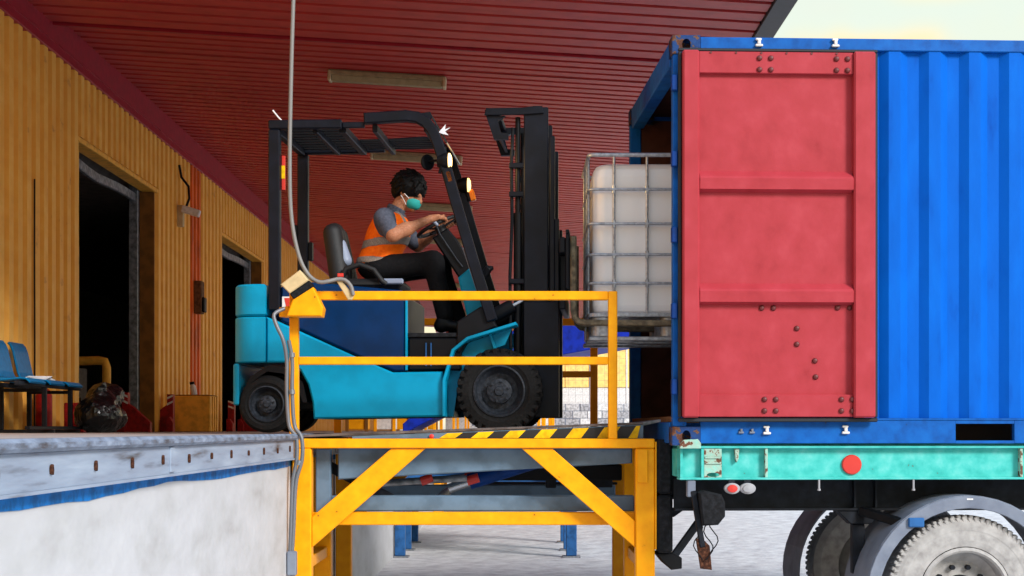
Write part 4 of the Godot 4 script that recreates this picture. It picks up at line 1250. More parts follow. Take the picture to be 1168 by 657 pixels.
	# mast: two nested channels each side
	for s in [1.0, -1.0]:
		g = G.new()
		g.bb(2.03, 2.20, .40, 2.28, s * .30, s * .355, 0.006)
		part(t, "inner_mast_rail", g, M.mast)
		g = G.new(); g.bb(2.03, 2.275, .115, .92, s * .357, s * .375, 0.004)
		g.bb(2.21, 2.245, .115, 2.08, s * .27, s * .356, 0.005); g.bb(2.245, 2.275, .115, 1.50, s * .27, s * .355, 0.004); g.bb(2.03, 2.2095, .115, .399, s * .28, s * .356)
		part(t, "outer_mast_rail", g, M.mast)
		g = G.new(); g.cyl(V(1.985, .45, s * .30), V(1.985, 1.55, s * .30), .030, 12); g.cyl(V(1.985, 1.55, s * .30), V(1.985, 2.22, s * .30), .019, 10)
		part(t, "lift_cylinder", g, M.black)
		g = G.new(); g.tube([V(1.935, .60, s * .31), V(1.93, 1.1, s * .31), V(1.945, 1.5, s * .31), V(1.94, 1.9, s * .31), V(1.95, 2.15, s * .29)], .012, 7)
		part(t, "hydraulic_hose", g, M.rubber)
		for y in [1.05, 1.66, 1.86]:
			g = G.new(); g.bb(1.925, 2.035, y, y + .035, s * .285, s * .345, 0.004)
			part(t, "hose_clamp", g, M.mast)
		# tilt cylinder
		g = G.new(); g.cyl(V(1.76, .795, s * .33), V(1.955, .90, s * .33), .05, 16); g.cyl(V(1.74, .785, s * .33), V(1.76, .795, s * .33), .03, 10)
		part(t, "tilt_cylinder", g, M.black)
		g = G.new(); g.cyl(V(1.955, .90, s * .33), V(2.06, .955, s * .33), .014, 10); g.cyl(V(2.06, .955, s * .30), V(2.06, .955, s * .385), .02, 12)
		part(t, "tilt_rod", g, M.chrome)
		# crosshead guard
		g = G.new(); g.prism(pts([1.755, 2.225, 1.765, 2.275, 2.02, 2.275, 2.10, 2.285, 2.16, 2.285, 2.17, 2.235, 2.0, 2.225]), s * .357, s * .372, 0.003)
		g.prism(pts([1.765, 2.224, 1.82, 2.06, 1.92, 2.06, 1.92, 2.10, 1.87, 2.105, 1.845, 2.19, 1.90, 2.224]), s * .30, s * .35)
		part(t, "crosshead_bracket", g, M.mast)
	for q in [[2.05, 2.20], [2.10, .5], [2.10, 1.2]]:
		g = G.new(); g.bb(q[0], q[0] + .05, q[1], q[1] + .075, -.299, .299, 0.006)
		part(t, "mast_tie", g, M.mast)
	g = G.new(); g.bb(1.757, 1.86, 2.236, 2.27, -.356, .356, 0.006); g.prism(pts([1.77, 2.235, 1.855, 2.075, 1.875, 2.075, 1.79, 2.235]), -.29, .29)
	part(t, "crosshead_guard", g, M.mast)
	g = G.new()
	for s in [.06, -.06]: g.tube([V(2.06, .5, s), V(2.07, 1.3, s), V(2.06, 2.2, s)], .016, 6)
	part(t, "lift_chain", g, M.steel)
	# carriage, backrest and forks
	g = G.new()
	for y in [.86, 1.25]: g.bb(2.28, 2.325, y, y + .11, -.46, .46, 0.008)
	g.bb(2.28, 2.32, .97, 1.25, .20, .28, 0.004); g.bb(2.28, 2.32, .97, 1.25, -.28, -.20, 0.004)
	part(t, "carriage", g, M.mast)
	g = G.new()
	g.bb(2.326, 2.35, 1.38, 1.41, -.48, .48, 0.004)
	var lb = part(t, "load_backrest", g, M.mast)
	for s in [-.46, -.2, 0, .2, .46]:
		g = G.new(); g.bb(2.326, 2.35, 1.0, 1.379, s - .018, s + .018, 0.004)
		part(lb, "backrest_bar", g, M.mast)
	for s in [.30, -.30]:
		g = G.new(); g.ribbon(pts([2.375, 1.38, 2.375, .86, 2.385, .81, 2.41, .785, 2.46, .775, 3.45, .765]), .042, s - .06, s + .06, 0.008)
		part(t, "fork", g, M.fork)

func truck_wheel(w, r, wd, drive):
	var g := G.new()
	var k = r / .295
	g.lathe([P(.19 * k, -wd), P(r - .03, -wd), P(r - .008, -wd + .02), P(r - .008, -.03), P(r - .03, -.004), P(r * .86, .004), P(r * .72, .006), P(r * .66, -.002), P(r * .62, -.004), P(r * .60, -.03)], 48)
	var m = 30 if drive else 0
	for i in m:
		var a = TAU * i / m
		var b = Basis(V(0, 0, 1), a)
		g.box(b * V(r - .012, 0, -.035), V(.022, .036 * k, .065), .005, b * Basis(V(1, 0, 0), .35))
		g.box(b * V(r - .012, .02, -wd + .06), V(.022, .036 * k, .09), .005, b * Basis(V(1, 0, 0), -.35))
		g.box(b * V(r - .026, 0, -.002), V(.045, .03 * k, .012), .004, b * Basis(V(0, 0, 1), .2))
	part(w, "tyre", g, M.tyre)
	g = G.new()
	g.lathe([P(r * .62, -.03), P(r * .61, .003), P(r * .575, .006), P(r * .55, -.005), P(r * .52, -.04), P(r * .42, -.075), P(0, -.075)], 40)
	part(w, "rim", g, M.rim)
	g = G.new()
	g.lathe([P(r * .30, -.076), P(r * .29, -.03), P(r * .20, -.022), P(r * .12, -.02), P(r * .10, -.008), P(0, -.006)], 28)
	for i in 6:
		var a = TAU * i / 6 + .3
		g.cyl(V(r * .235 * cos(a), r * .235 * sin(a), -.03), V(r * .235 * cos(a), r * .235 * sin(a), -.012), r * .032, 6)
	part(w, "hub", g, M.rim)

func cap(a, b, ra, rb): return {"a": a, "b": b, "ra": ra, "rb": rb}
func ell(c, r, bs = null):
	if bs == null: return {"c": c, "r": r}
	return {"c": c, "r": r, "basis": bs}

func driver():
	var t = thing("person", "forklift driver in orange reflective vest, grey shirt and face mask gripping the wheel", "person", TRUCK + Basis(V(0, 1, 0), TRUCK_YAW) * V(.9, 1.1, 0), TRUCK_YAW)
	var O = V(.9, 1.1, 0)
	var g
	var sh = [V(1.015, 1.535, .185), V(1.075, 1.535, -.18)]
	var el = [V(1.105, 1.40, .315), V(1.20, 1.40, -.30)]
	var sc = V(1.395, 1.50, 0); var e1 = V(.90, .43, 0).normalized(); var nn = V(-.43, .90, 0).normalized()
	var grip = [sc + (e1 * cos(1.35) + V(0, 0, 1) * sin(1.35)) * .165, sc + (e1 * cos(-1.1) + V(0, 0, 1) * sin(-1.1)) * .165]
	var wr = [grip[0] + V(-.075, .012, .035), grip[1] + V(-.07, .01, -.045)]
	var hip = [V(.97, 1.185, .10), V(.97, 1.185, -.10)]
	var kn = [V(1.365, 1.225, .14), V(1.38, 1.225, -.14)]
	var an = [V(1.45, .83, .13), V(1.52, .82, -.12)]
	var toe = [V(1.60, .755, .15), V(1.68, .755, -.13)]
	var lean = Basis(V(0, 0, 1), -.25)
	var torso = [ell(V(.955, 1.225, 0), V(.145, .12, .18)), ell(V(.985, 1.36, 0), V(.125, .17, .165), lean), ell(V(1.035, 1.455, 0), V(.135, .155, .185), lean), cap(V(1.025, 1.55, .14), V(1.06, 1.55, -.14), .062, .062)]
	var head_c = V(1.18, 1.745, .0)
	var hb = Basis(V(0, 1, 0), -.35) * Basis(V(0, 0, 1), -.42)     # face forward, slightly down and towards the wheel
	var neck = [cap(V(1.05, 1.56, 0), V(1.125, 1.68, 0), .058, .054)]
	# body: limbs and trunk, with finer grids for head and hands, in one mesh
	g = G.new()
	var body = torso.map(func(p):
		var q = p.duplicate()
		if q.has("r"): q.r = q.r - V(.012, .012, .012)
		return q) + neck
	for i in 2:
		body.append(cap(sh[i], el[i], .05, .041)); body.append(cap(el[i], el[i].lerp(wr[i], .35), .043, .042)); body.append(cap(el[i].lerp(wr[i], .35), wr[i], .042, .028))
		body.append(cap(hip[i], kn[i], .078, .055)); body.append(cap(kn[i], kn[i].lerp(an[i], .4), .052, .05)); body.append(cap(kn[i].lerp(an[i], .4), an[i], .05, .037))
	g.nets(body, .05, .014)
	var H = func(p): return head_c + hb * p
	var head = [ell(H.call(V(-.005, .02, 0)), V(.098, .10, .077), hb), ell(H.call(V(.03, -.05, 0)), V(.066, .07, .058), hb), cap(H.call(V(.07, -.095, 0)), H.call(V(.065, -.09, 0)), .026, .026),
		cap(H.call(V(.096, .0, 0)), H.call(V(.112, -.032, 0)), .010, .014), cap(H.call(V(.085, .015, .03)), H.call(V(.085, .015, -.03)), .014, .014),
		cap(V(1.10, 1.64, 0), H.call(V(-.02, -.06, 0)), .054, .055)]
	for s in [1.0, -1.0]:
		head.append(ell(H.call(V(-.005, -.01, s * .08)), V(.022, .032, .010), hb))
	head.append(cap(H.call(V(.09, -.066, .02)), H.call(V(.09, -.066, -.02)), .009, .009))
	g.nets(head, .02, .006)
	for i in 2: g.nets(hand(grip[i], wr[i], sc, nn, 1.0 if i == 0 else -1.0), .008, .0035)
	move(g, -O)
	part(t, "body", g, M.skin)
	# eyes
	for s in [1.0, -1.0]:
		g = G.new(); g.nets([ell(H.call(V(.084, .0, s * .032)), V(.012, .008, .013), hb)], .004, .003)
		move(g, -O); part(t, "eye", g, M.black)
	# shirt
	g = G.new()
	var shirt = torso.duplicate()
	for i in 2: shirt.append(cap(sh[i], sh[i].lerp(el[i], .86), .068, .060))
	shirt.append(cap(V(1.055, 1.55, 0), V(1.085, 1.61, 0), .075, .066))
	g.nets(shirt, .05, .011, [[V(0, -1, 0), -1.14], [V(.43, .9, 0).normalized(), V(.43, .9, 0).normalized().dot(V(1.085, 1.617, 0))]])
	move(g, -O)
	var shp = part(t, "shirt", g, M.shirt)
	g = G.new(); g.nets([cap(V(1.065, 1.59, 0), V(1.088, 1.638, 0), .073, .068)], .02, .01, [[V(.43, .9, 0).normalized(), V(.43, .9, 0).normalized().dot(V(1.085, 1.643, 0))], [-V(.43, .9, 0).normalized(), -V(.43, .9, 0).normalized().dot(V(1.085, 1.608, 0))]])
	move(g, -O); part(shp, "collar", g, M.shirt)
	# vest, open at the arms, with reflective bands
	var vt = torso.map(func(p):
		var q = p.duplicate()
		if q.has("r"): q.r = q.r + V(.014, .014, .013)
		else:
			q.ra += .014; q.rb += .014; q.a.z = .10; q.b.z = -.10
		return q)
	g = G.new(); g.nets(vt, .05, .011, [[V(0, -1, 0), -1.165], [V(0, .2, 1).normalized(), .2 * 1.55 / 1.02 + .15], [V(0, .2, -1).normalized(), .2 * 1.55 / 1.02 + .15], [V(.35, 1, 0).normalized(), V(.35, 1, 0).normalized().dot(V(1.06, 1.597, 0))]])
	move(g, -O)
	var vs = part(t, "vest", g, M.vest)
	var vb = torso.map(func(p):
		var q = p.duplicate()
		if q.has("r"): q.r = q.r + V(.019, .019, .018)
		else: q.ra = .01; q.rb = .01
		return q)
	for y in [[1.345, 1.405, .10], [1.215, 1.265, -.06]]:
		var nrm = V(-y[2], 1, 0).normalized()
		g = G.new(); g.nets(vb, .05, .011, [[nrm, nrm.dot(V(1.0, y[1], 0))], [-nrm, -nrm.dot(V(1.0, y[0], 0))]])
		move(g, -O); part(vs, "reflective_band", g, M.tape)
	for s in [.085, -.085]:
		g = G.new(); g.nets(vb, .05, .011, [[V(0, 0, 1), s + .02], [V(0, 0, -1), -s + .02], [V(0, -1, 0), -1.41], [V(-1, 0, 0), -1.03], [V(0, 1, 0), 1.62]])
		move(g, -O); part(vs, "reflective_strap", g, M.tape)
	# trousers and shoes
	g = G.new(); var tr = [ell(V(.955, 1.205, 0), V(.155, .105, .19))]
	for i in 2:
		tr.append(cap(hip[i], kn[i], .098, .076)); tr.append(cap(kn[i], an[i] + V(0, .02, 0), .074, .062))
	g.nets(tr, .05, .014)
	move(g, -O); part(t, "trousers", g, M.trousers)
	for i in 2:
		g = G.new(); g.nets([cap(an[i] + V(-.02, -.05, 0), toe[i], .045, .036), cap(an[i] + V(-.01, -.02, 0), an[i] + V(-.03, -.06, 0), .048, .046)], .03, .01, [[V(0, -1, 0), -.705]])
		move(g, -O); part(t, "shoe", g, M.black)
	# hair with an uneven outline, and the mask
	g = G.new(); var hr = [ell(H.call(V(-.020, .042, 0)), V(.124, .108, .102), hb), ell(H.call(V(-.075, -.015, 0)), V(.058, .07, .082), hb)]
	R.seed = 77
	for k in 260:
		var a = R.randf_range(-PI, PI); var e = R.randf_range(-.45, 1.5)
		var d = V(cos(a) * cos(e), sin(e), sin(a) * cos(e))
		var p0 = V(-.020, .042, 0) + d * V(.117, .102, .096)
		if p0.x > .045 and p0.y < .03: continue
		var dn = (V(-.25, -1, 0) - d * V(-.25, -1, 0).dot(d)).normalized()
		var ln = R.randf_range(.03, .06) * (0.7 if p0.x > .0 else 1.0)
		hr.append(cap(H.call(p0), H.call(p0 + d * R.randf_range(.004, .020) + dn * ln + V(R.randf_range(-.012, .012), 0, R.randf_range(-.012, .012))), .012, .0035))
	g.nets(hr, .009, .0055)
	move(g, -O); part(t, "hair", g, M.hair)
	g = G.new(); g.nets([ell(H.call(V(.048, -.055, 0)), V(.066, .058, .060), hb), cap(H.call(V(.104, -.030, 0)), H.call(V(.096, -.07, 0)), .014, .02)], .02, .006, [[hb * V(-1, 0, 0), (hb * V(-1, 0, 0)).dot(H.call(V(.035, 0, 0)))], [hb * V(0, 1, 0), (hb * V(0, 1, 0)).dot(H.call(V(0, -.022, 0)))]])
	move(g, -O)
	var mk = part(t, "face_mask", g, M.mask)
	g = G.new()
	for s in [1.0, -1.0]:
		g.tube([H.call(V(.045, -.035, s * .064)), H.call(V(.01, -.015, s * .085)), H.call(V(-.01, .012, s * .090))], .003, 6)
		g.tube([H.call(V(.04, -.085, s * .058)), H.call(V(.01, -.05, s * .082)), H.call(V(-.012, -.035, s * .088))], .003, 6)
	move(g, -O); part(mk, "ear_loop", g, M.paper)

func move(g, o):
	for i in g.v.size(): g.v[i] += o
# a hand closed on the steering wheel rim
func hand(gp, wr, sc, nn, side):
	var rad = (gp - sc).normalized()
	var tg = nn.cross(rad).normalized()
	if tg.dot(V(1, 0, 0)) < 0: tg = -tg
	var r = [ell(gp.lerp(wr, .42) + nn * .022, V(.042, .018, .036), Basis(tg, nn, tg.cross(nn).normalized())), cap(wr, gp.lerp(wr, .5) + nn * .016, .028, .026)]
	for k in 4:
		var o = tg * ((k - 1.3) * .0185)
		var ln = [1.0, 1.08, 1.0, .85][k]
		var a = gp + rad * .018 + nn * .026 + o * .9
		var b = gp + rad * .004 + nn * .030 * ln + o
		var c = gp - rad * .024 * ln + nn * .012 + o
		var d = gp - rad * .018 * ln - nn * .018 + o
		r.append(cap(a, b, .0098, .0095)); r.append(cap(b, c, .0095, .0088)); r.append(cap(c, d, .0088, .0075))
	var t0 = gp.lerp(wr, .45) + nn * .008 + tg * .02
	r.append(cap(t0, gp + rad * .026 + tg * .030, .012, .0105)); r.append(cap(gp + rad * .026 + tg * .030, gp + rad * .012 - nn * .016 + tg * .036, .0105, .0085))
	return r

func tank():
	var t = thing("liquid_tank", "white plastic bulk tank in a galvanised cage on the forks, half inside the container", "tank", V(.50, DOCK + .65, -11.0))
	var L = 1.2; var W = -1.0; var g
	# blow-moulded tank with rounded edges
	g = G.new()
	var plan = Transform3D(Basis(V(1, 0, 0), V(0, 0, 1), V(0, -1, 0)), Vector3.ZERO)
	var rr = func(x0, x1, z0, z1, r):
		var p = []
		for q in [[x1 - r, z1 - r, 0.0], [x0 + r, z1 - r, PI / 2], [x0 + r, z0 + r, PI], [x1 - r, z0 + r, PI * 1.5]]:
			for k in 6:
				var a = q[2] + PI / 2 * k / 5.0
				p.append(P(q[0] + r * cos(a), q[1] + r * sin(a)))
		return p
	var rings = [[.175, .05], [.185, .025], [.21, .008], [.25, 0.0], [1.15, 0.0], [1.20, .008], [1.228, .025], [1.242, .05], [1.246, .10]]
	for i in rings.size() - 1:
		var a = rr.call(.03 + rings[i][1], L - .03 - rings[i][1], W + .03 + rings[i][1], -.03 - rings[i][1], .09)
		var b = rr.call(.03 + rings[i + 1][1], L - .03 - rings[i + 1][1], W + .03 + rings[i + 1][1], -.03 - rings[i + 1][1], .09)
		var c = P(L / 2, W / 2)
		for k in a.size():
			var j = (k + 1) % a.size()
			var na = V(a[k].x - c.x, 0, a[k].y - c.y); var ang = TAU / 24.0
			var q0 = k / 6; var k6 = k % 6
			var dir = func(kk):
				var an = (kk / 6) * PI / 2 + PI / 2 * (kk % 6) / 5.0
				return V(cos(an), 0, sin(an))
			var dy = V(0, (rings[i + 1][1] - rings[i][1]) / max(.001, rings[i + 1][0] - rings[i][0]), 0)
			var n0 = (dir.call(k) + dy).normalized(); var n1 = (dir.call(j) + dy).normalized()
			var A = V(a[k].x, rings[i][0], a[k].y); var B = V(a[j].x, rings[i][0], a[j].y); var C2 = V(b[j].x, rings[i + 1][0], b[j].y); var D = V(b[k].x, rings[i + 1][0], b[k].y)
			g.stri(A, B, C2, n0, n1, n1); g.stri(A, C2, D, n0, n1, n0)
	g.prism(rr.call(.13, L - .13, W + .13, -.13, .09), -1.246, -1.24, 0.0, plan)
	g.prism(rr.call(.08, L - .08, W + .08, -.08, .09), -.18, -.172, 0.0, plan)
	part(t, "bottle", g, M.plastic)
	g = G.new(); g.cyl(V(L / 2, 1.246, W / 2), V(L / 2, 1.29, W / 2), .09, 20)
	part(t, "lid", g, M.black)
	# cage
	for y in [1.295, 1.055, .815, .60, .40]:
		g = G.new(); var loop = []
		for q in rr.call(.0, L, W, 0, .05): loop.append(V(q.x, y, q.y))
		loop.append(loop[0]); loop.append(loop[1])
		g.tube(loop, .015 if y > 1.2 else .0105, 8)
		part(t, "cage_hoop", g, M.galv)
	for x in [.175, .405, .635, .865, 1.07]:
		for z in [-.004, W + .004]:
			g = G.new(); var p = []
			for k in 16:
				var y = lerp(.19, 1.29, k / 15.0)
				p.append(V(x, y, z))
			g.tube(p, .0095, 8)
			for y in [1.055, .815, .60, .40]: g.bb(x - .013, x + .013, y - .03, y + .03, z - .012, z + .012, 0.006)
			part(t, "cage_bar", g, M.galv)
	for z in [-.17, -.40, -.62, -.84]:
		for x in [.004, L - .004]:
			g = G.new(); g.cyl(V(x, .19, z), V(x, 1.29, z), .0095, 8)
			part(t, "cage_bar", g, M.galv)
	# steel pallet tray, corner feet and skids
	g = G.new(); g.prism(rr.call(-.005, L + .005, W - .005, .005, .06), -.195, -.165, 0.004, plan)
	var pl = part(t, "pallet", g, M.galv)
	for x in [.02, .50, 1.04]:
		for z in [-.005, -.44, -.87]:
			g = G.new(); g.prism(rr.call(x, x + .15, z - .125, z, .05), -.1645, -.03, 0.004, plan)
			part(pl, "foot", g, M.galv)
	for z in [-.068, -.50, -.93]:
		g = G.new(); g.bb(0.0, L, .0, .0295, z - .06, z + .06, 0.006)
		part(pl, "skid", g, M.galv)
	g = G.new(); g.bb(-.01, .0, .02, .12, -.55, -.40, 0.003)
	part(pl, "plate", g, M.galv)

func dock_clutter():
	var g
	# row of waiting chairs along the wall
	var t = thing("chair_row", "row of blue plastic waiting chairs on a black steel frame by the wall", "chairs", V(-4.34, DOCK, -14.1))
	for z in [.25, -.55]:
		g = G.new()
		g.bb(-.21, -.17, 0.0305, .40, z - .02, z + .02, 0.004); g.bb(.17, .21, .0305, .40, z - .02, z + .02, 0.004); g.bb(-.28, .28, .0, .03, z - .025, z + .025, 0.004); g.bb(-.169, .169, .36, .39, z - .018, z + .018)
		part(t, "leg_frame", g, M.black)
	for x in [-.20, .13]:
		g = G.new(); g.bb(x, x + .05, .401, .44, .9, -.95, 0.006)
		part(t, "seat_rail", g, M.frame)
	g = G.new(); g.bb(.22, .26, .031, .06, .9, -.9, 0.004)
	part(t, "floor_bar", g, M.black)
	for k in 3:
		var ch = Node3D.new(); ch.name = "chair"; t.add_child(ch, true); ch.position = V(0, 0, .58 - .58 * k)
		g = G.new(); g.ribbon(pts([-.21, .49, -.17, .462, -.10, .45, .0, .452, .14, .465, .20, .46, .235, .43]), .018, -.225, .225, 0.006)
		part(ch, "seat_shell", g, M.chair_blue)
		g = G.new(); g.ribbon(pts([-.215, .495, -.24, .55, -.265, .66, -.285, .75, -.305, .80, -.33, .83]), .022, -.215, .215, 0.008)
		part(ch, "back_shell", g, M.chair_blue)
		g = G.new(); g.bb(-.18, .16, .4405, .452, -.05, .05)
		part(ch, "seat_bracket", g, M.black)
	g = G.new()
	for k in 4: g.box(V(.01, .006 + k * .008, 0), V(.21, .007, .29), 0, Basis(V(0, 1, 0), .12 * k))
	one("papers", g, M.paper, "small stack of white papers lying on the blue chair", "papers", V(-4.30, DOCK + .472, -14.15))
	# rubbish bag
	g = G.new(); R.seed = 5
	g.nets([ell(V(0, .17, .02), V(.21, .18, .22)), ell(V(.0, .34, -.22), V(.17, .11, .20), Basis(V(1, 0, 0), .5)), ell(V(-.05, .14, -.25), V(.24, .14, .26)), ell(V(.05, .30, .0), V(.10, .12, .10)), cap(V(.02, .40, .02), V(.06, .46, .06), .05, .02)], .05, .024)
	var nz := FastNoiseLite.new(); nz.seed = 9; nz.frequency = 5.0; nz.fractal_type = FastNoiseLite.FRACTAL_RIDGED; nz.fractal_octaves = 3
	for i in g.v.size():
		var q = g.v[i] + g.n[i] * nz.get_noise_3dv(g.v[i]) * .02
		q.y = max(q.y, .003)
		g.v[i] = q
	for i in range(0, g.v.size(), 3):
		var fn = (g.v[i + 2] - g.v[i]).cross(g.v[i + 1] - g.v[i]).normalized()
		for k in 3: g.n[i + k] = fn
	one("rubbish_bag", g, M.bag, "black plastic rubbish bag slumped on the dock beside the blue chairs", "bag", V(-3.95, DOCK, -14.9))
	# fire extinguisher under the chairs' far end
	t = thing("fire_extinguisher", "red fire extinguisher standing behind the chair row by the wall", "extinguisher", V(-4.62, DOCK, -15.4))
	g = G.new(); g.lathe([P(.0, 0), P(.075, 0), P(.08, .02), P(.08, .36), P(.06, .41), P(.025, .44), P(.02, .47), P(0, .47)], 20, Transform3D(Basis(V(1, 0, 0), V(0, 0, -1), V(0, 1, 0)), Vector3.ZERO))
	part(t, "cylinder", g, M.red_guard)
	g = G.new(); g.bb(-.02, .06, .47, .50, -.015, .015, 0.004); g.bar(V(-.02, .50, 0), V(.08, .54, 0), .02, .012)
	part(t, "handle", g, M.black)
	g = G.new(); g.bb(-.1, .1, 0, .3, -.12, .12, 0.01)
	one("red_box", g, M.red_guard, "small red box standing on the dock behind the chair legs", "box", V(-4.45, DOCK, -15.95))
	# yellow pipe barrier inside the first doorway
	t = thing("pipe_barrier", "yellow pipe barrier with padded end inside the near doorway", "barrier", V(-5.05, DOCK, -19.2))
	g = G.new(); g.tube([V(0, 0, -.2), V(0, .80, -.2), V(-.02, .865, -.2), V(-.10, .88, -.2), V(-.45, .87, -.2)], .055, 12)
	part(t, "pipe", g, M.box_yellow)
	g = G.new(); g.cyl(V(-.45, .87, -.2), V(-.95, .85, -.2), .075, 12)
	part(t, "padding", g, M.rubber)
	# red door guards with white bands
	var dg = [[-4.74, -17.45, "near side of first doorway, at its left"], [-4.70, -20.95, "beside the yellow bin"], [-4.70, -25.2, "upright at the left of second doorway"], [-4.70, -26.3, "half hidden by the forklift's rear wheel"]]
	var names = ["red steel door guard with white bands inside the near doorway", "red and white door guard with wide foot beside the yellow bin", "narrow red door guard at the near side of the second doorway", "red door guard just behind the forklift's rear wheel"]
	var spots = [V(-4.98, DOCK, -20.0), V(-4.60, DOCK, -21.05), V(-4.55, DOCK, -25.15), V(-4.60, DOCK, -26.4)]
	var turn = [0.0, PI, PI, 0.0]
	for k in 4:
		t = thing("door_guard", names[k], "door guard", spots[k], 0.0, "red guards at the doorways")
		var s = 1.0 if k == 0 or k == 3 else -1.0
		g = G.new()
		if k == 2: g.prism(pts([-.05, 0, .05, 0, .05, .47, -.05, .47]), -.06, .06, 0.006)
		else: g.prism(pts([-.02 * s, 0, .34 * s, 0, .34 * s, .12, .12 * s, .32, .06 * s, .36, .06 * s, .50, -.02 * s, .50]), -.06, .06, 0.006)
		part(t, "guard_plate", g, M.red_guard)
		g = G.new(); g.prism(pts([-.05, 0, .05, 0, .05, .12, .0, .2, -.05, .2]), .061, .20, 0.006)
		part(t, "toe", g, M.red_guard)
		for y in [.36, .44]:
			g = G.new()
			var xa = -.018 * s; var xb = .058 * s
			if k == 2:
				xa = -.048; xb = .048
			g.prism([P(xa, y + .03), P(xb, y - .01), P(xb, y + .02), P(xa, y + .055)], .0605, .0625)
			part(t, "white_band", g, M.white)
	# yellow bin with a bottle on it
	t = thing("yellow_bin", "tall yellow steel box standing against the wall between the doorways", "box", V(-4.50, DOCK, -22.2))
	g = G.new(); g.bb(-.27, .24, 0, .50, -.30, .30, 0.012)
	part(t, "case", g, M.box_yellow)
	for z in [-.15, .0, .16]:
		g = G.new(); g.bb(.2405, .252, .01, .49, z - .012, z + .012, 0.003)
		part(t, "seam", g, M.box_yellow)
	g = G.new(); g.prism(pts([-.27, .501, .24, .501, .2, .515, -.23, .515]), -.28, .28, 0.004)
	part(t, "top_plate", g, M.jamb)
	t = thing("bottle", "small white bottle with dark cap leaning on the yellow box", "bottle", V(-4.52, DOCK + .516, -22.1))
	g = G.new(); g.lathe([P(0, 0), P(.04, 0), P(.042, .01), P(.042, .12), P(.025, .15), P(0, .15)], 14, Transform3D(Basis(V(1, 0, 0), V(0, 0, -1), V(0, 1, 0)), Vector3.ZERO))
	part(t, "flask", g, M.paper)
	g = G.new(); g.cyl(V(0, .15, 0), V(0, .185, 0), .035, 12)
	part(t, "cap", g, M.black)
	t.rotation.z = .2
	# things fixed to the wall
	t = thing("security_camera", "small white security camera on a box high on the yellow wall", "camera", V(WALL + .04, DOCK + 3.02, -22.1))
	g = G.new(); g.bb(0, .09, -.15, .15, -.05, .05, 0.008)
	part(t, "junction_box", g, M.cream)
	g = G.new(); g.box(V(.20, .06, .05), V(.26, .10, .10), .012, Basis(V(0, 0, 1), -.3))
	part(t, "camera_body", g, M.white)
	g = G.new(); g.tube([V(.02, .72, -.03), V(.05, .55, -.03), V(.15, .42, -.03), V(.16, .25, -.03), V(.12, .12, -.0)], .018, 7)
	part(t, "wiring", g, M.black)
	t = thing("wall_lamp", "dark brown box lamp fixed on the orange wall strip", "lamp", V(WALL + .04, DOCK + 1.98, -23.3))
	g = G.new(); g.bb(0, .12, -.24, .24, -.11, .11, 0.012)
	part(t, "case", g, M.brown)
	g = G.new(); g.bb(.121, .16, -.22, .0, -.09, .09, 0.012)
	part(t, "cover", g, M.black)
	g = G.new(); g.prism(pts([-.01, 0.0, .012, .0, .016, 0.8, .004, 1.7, .012, 2.5, -.002, 2.5, -.008, 1.7, .004, .8]), 0.0, .012, 0.0, Transform3D(Basis(V(0, 0, -1), V(0, 1, 0), V(1, 0, 0)), Vector3.ZERO))  # wavering black strip, stands in for the shadow along a wall seam
	one("seam_shadow_strip", g, M.black, "thin black strip standing in for a seam shadow on the yellow wall behind the chairs", "cable", V(WALL + .037, DOCK, -15.55))
	# stock inside the hall
	var sp = [[-6.6, -22.6, .55, .5, .6, M.brown, "brown carton on the hall floor behind the barrier"], [-6.6, -22.5, .45, .4, .5, M.cream, "pale carton on top of brown carton inside the hall"], [-6.9, -23.6, .7, .95, .7, M.white, "white crate standing deep inside the near doorway"], [-6.7, -24.6, .6, .5, .6, M.blue_dark, "dark blue crate on the hall floor inside the doorway"]]
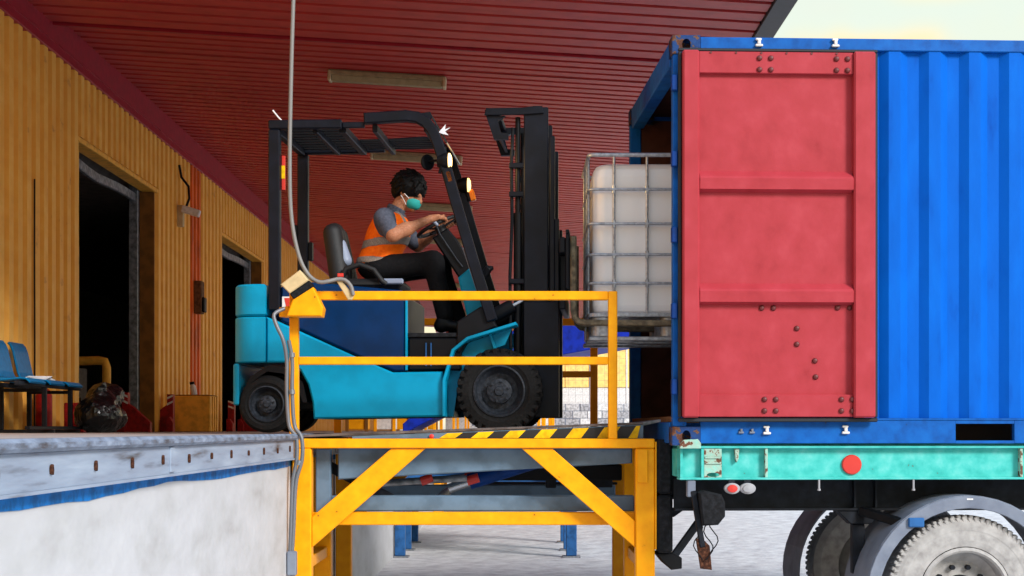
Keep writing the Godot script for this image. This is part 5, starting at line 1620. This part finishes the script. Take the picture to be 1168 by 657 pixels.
	for k in 4:
		var q = sp[k]
		t = thing("carton", q[6], "carton", V(q[0], DOCK + (.5 if k == 1 else 0.0), q[1]), R.randf_range(-.2, .2))
		g = G.new(); g.bb(-q[2] / 2, q[2] / 2, 0, q[3], -q[4] / 2, q[4] / 2, 0.008)
		part(t, "case", g, q[5])
		g = G.new(); g.bb(-.03, .03, q[3] + .0005, q[3] + .002, -q[4] / 2, q[4] / 2)
		part(t, "tape", g, M.cream)
	t = thing("pallet_rack", "grey storage rack in the dark hall beyond the near doorway", "rack", V(-8.6, DOCK, -27.0))
	for x in [-.5, .5]:
		for z in [-2.0, 0.0, 2.0]:
			g = G.new(); g.bb(x - .04, x + .04, 0, 3.4, z - .04, z + .04)
			part(t, "upright", g, M.steel)
	for y in [.8, 1.8, 2.8]:
		for x in [-.5, .5]:
			g = G.new(); g.bb(x - .03, x + .03, y, y + .1, -1.95, 1.95)
			part(t, "beam", g, M.steel)
		g = G.new(); g.bb(-.5, .5, y + .101, y + .12, -1.95, 1.95)
		part(t, "shelf", g, M.room)
	# low crates and pale boxes left on the dock farther along, seen under the truck
	var cr = [[-2.42, -24.0, M.yellow, "yellow crate on the far dock, leftmost seen under the forklift"], [-2.05, -24.6, M.white, "white box on the far dock between two yellow crates"], [-1.98, -27.0, M.yellow, "yellow crate on the far dock, middle one seen under the forklift"], [-1.85, -29.6, M.white, "white box on the far dock beside the rightmost yellow crate"], [-1.75, -31.5, M.yellow, "yellow crate on the far dock, rightmost seen under the forklift"]]
	for q in cr:
		t = thing("dock_crate" if q[2] == M.yellow else "dock_box", q[3], "crate" if q[2] == M.yellow else "box", V(q[0], DOCK, q[1]), 0.0, "boxes left on the far dock")
		g = G.new(); g.bb(-.16, .16, .03, .30, -.2, .2, 0.01)
		part(t, "case", g, q[2])
		g = G.new(); g.bb(-.18, .18, .30, .34, -.22, .22, 0.008)
		part(t, "rim", g, q[2])
		for x in [-.17, .12]:
			g = G.new(); g.bb(x, x + .05, 0.0, .299, .201, .225, 0.004)
			part(t, "post", g, M.jamb if q[2] == M.yellow else M.yellow)
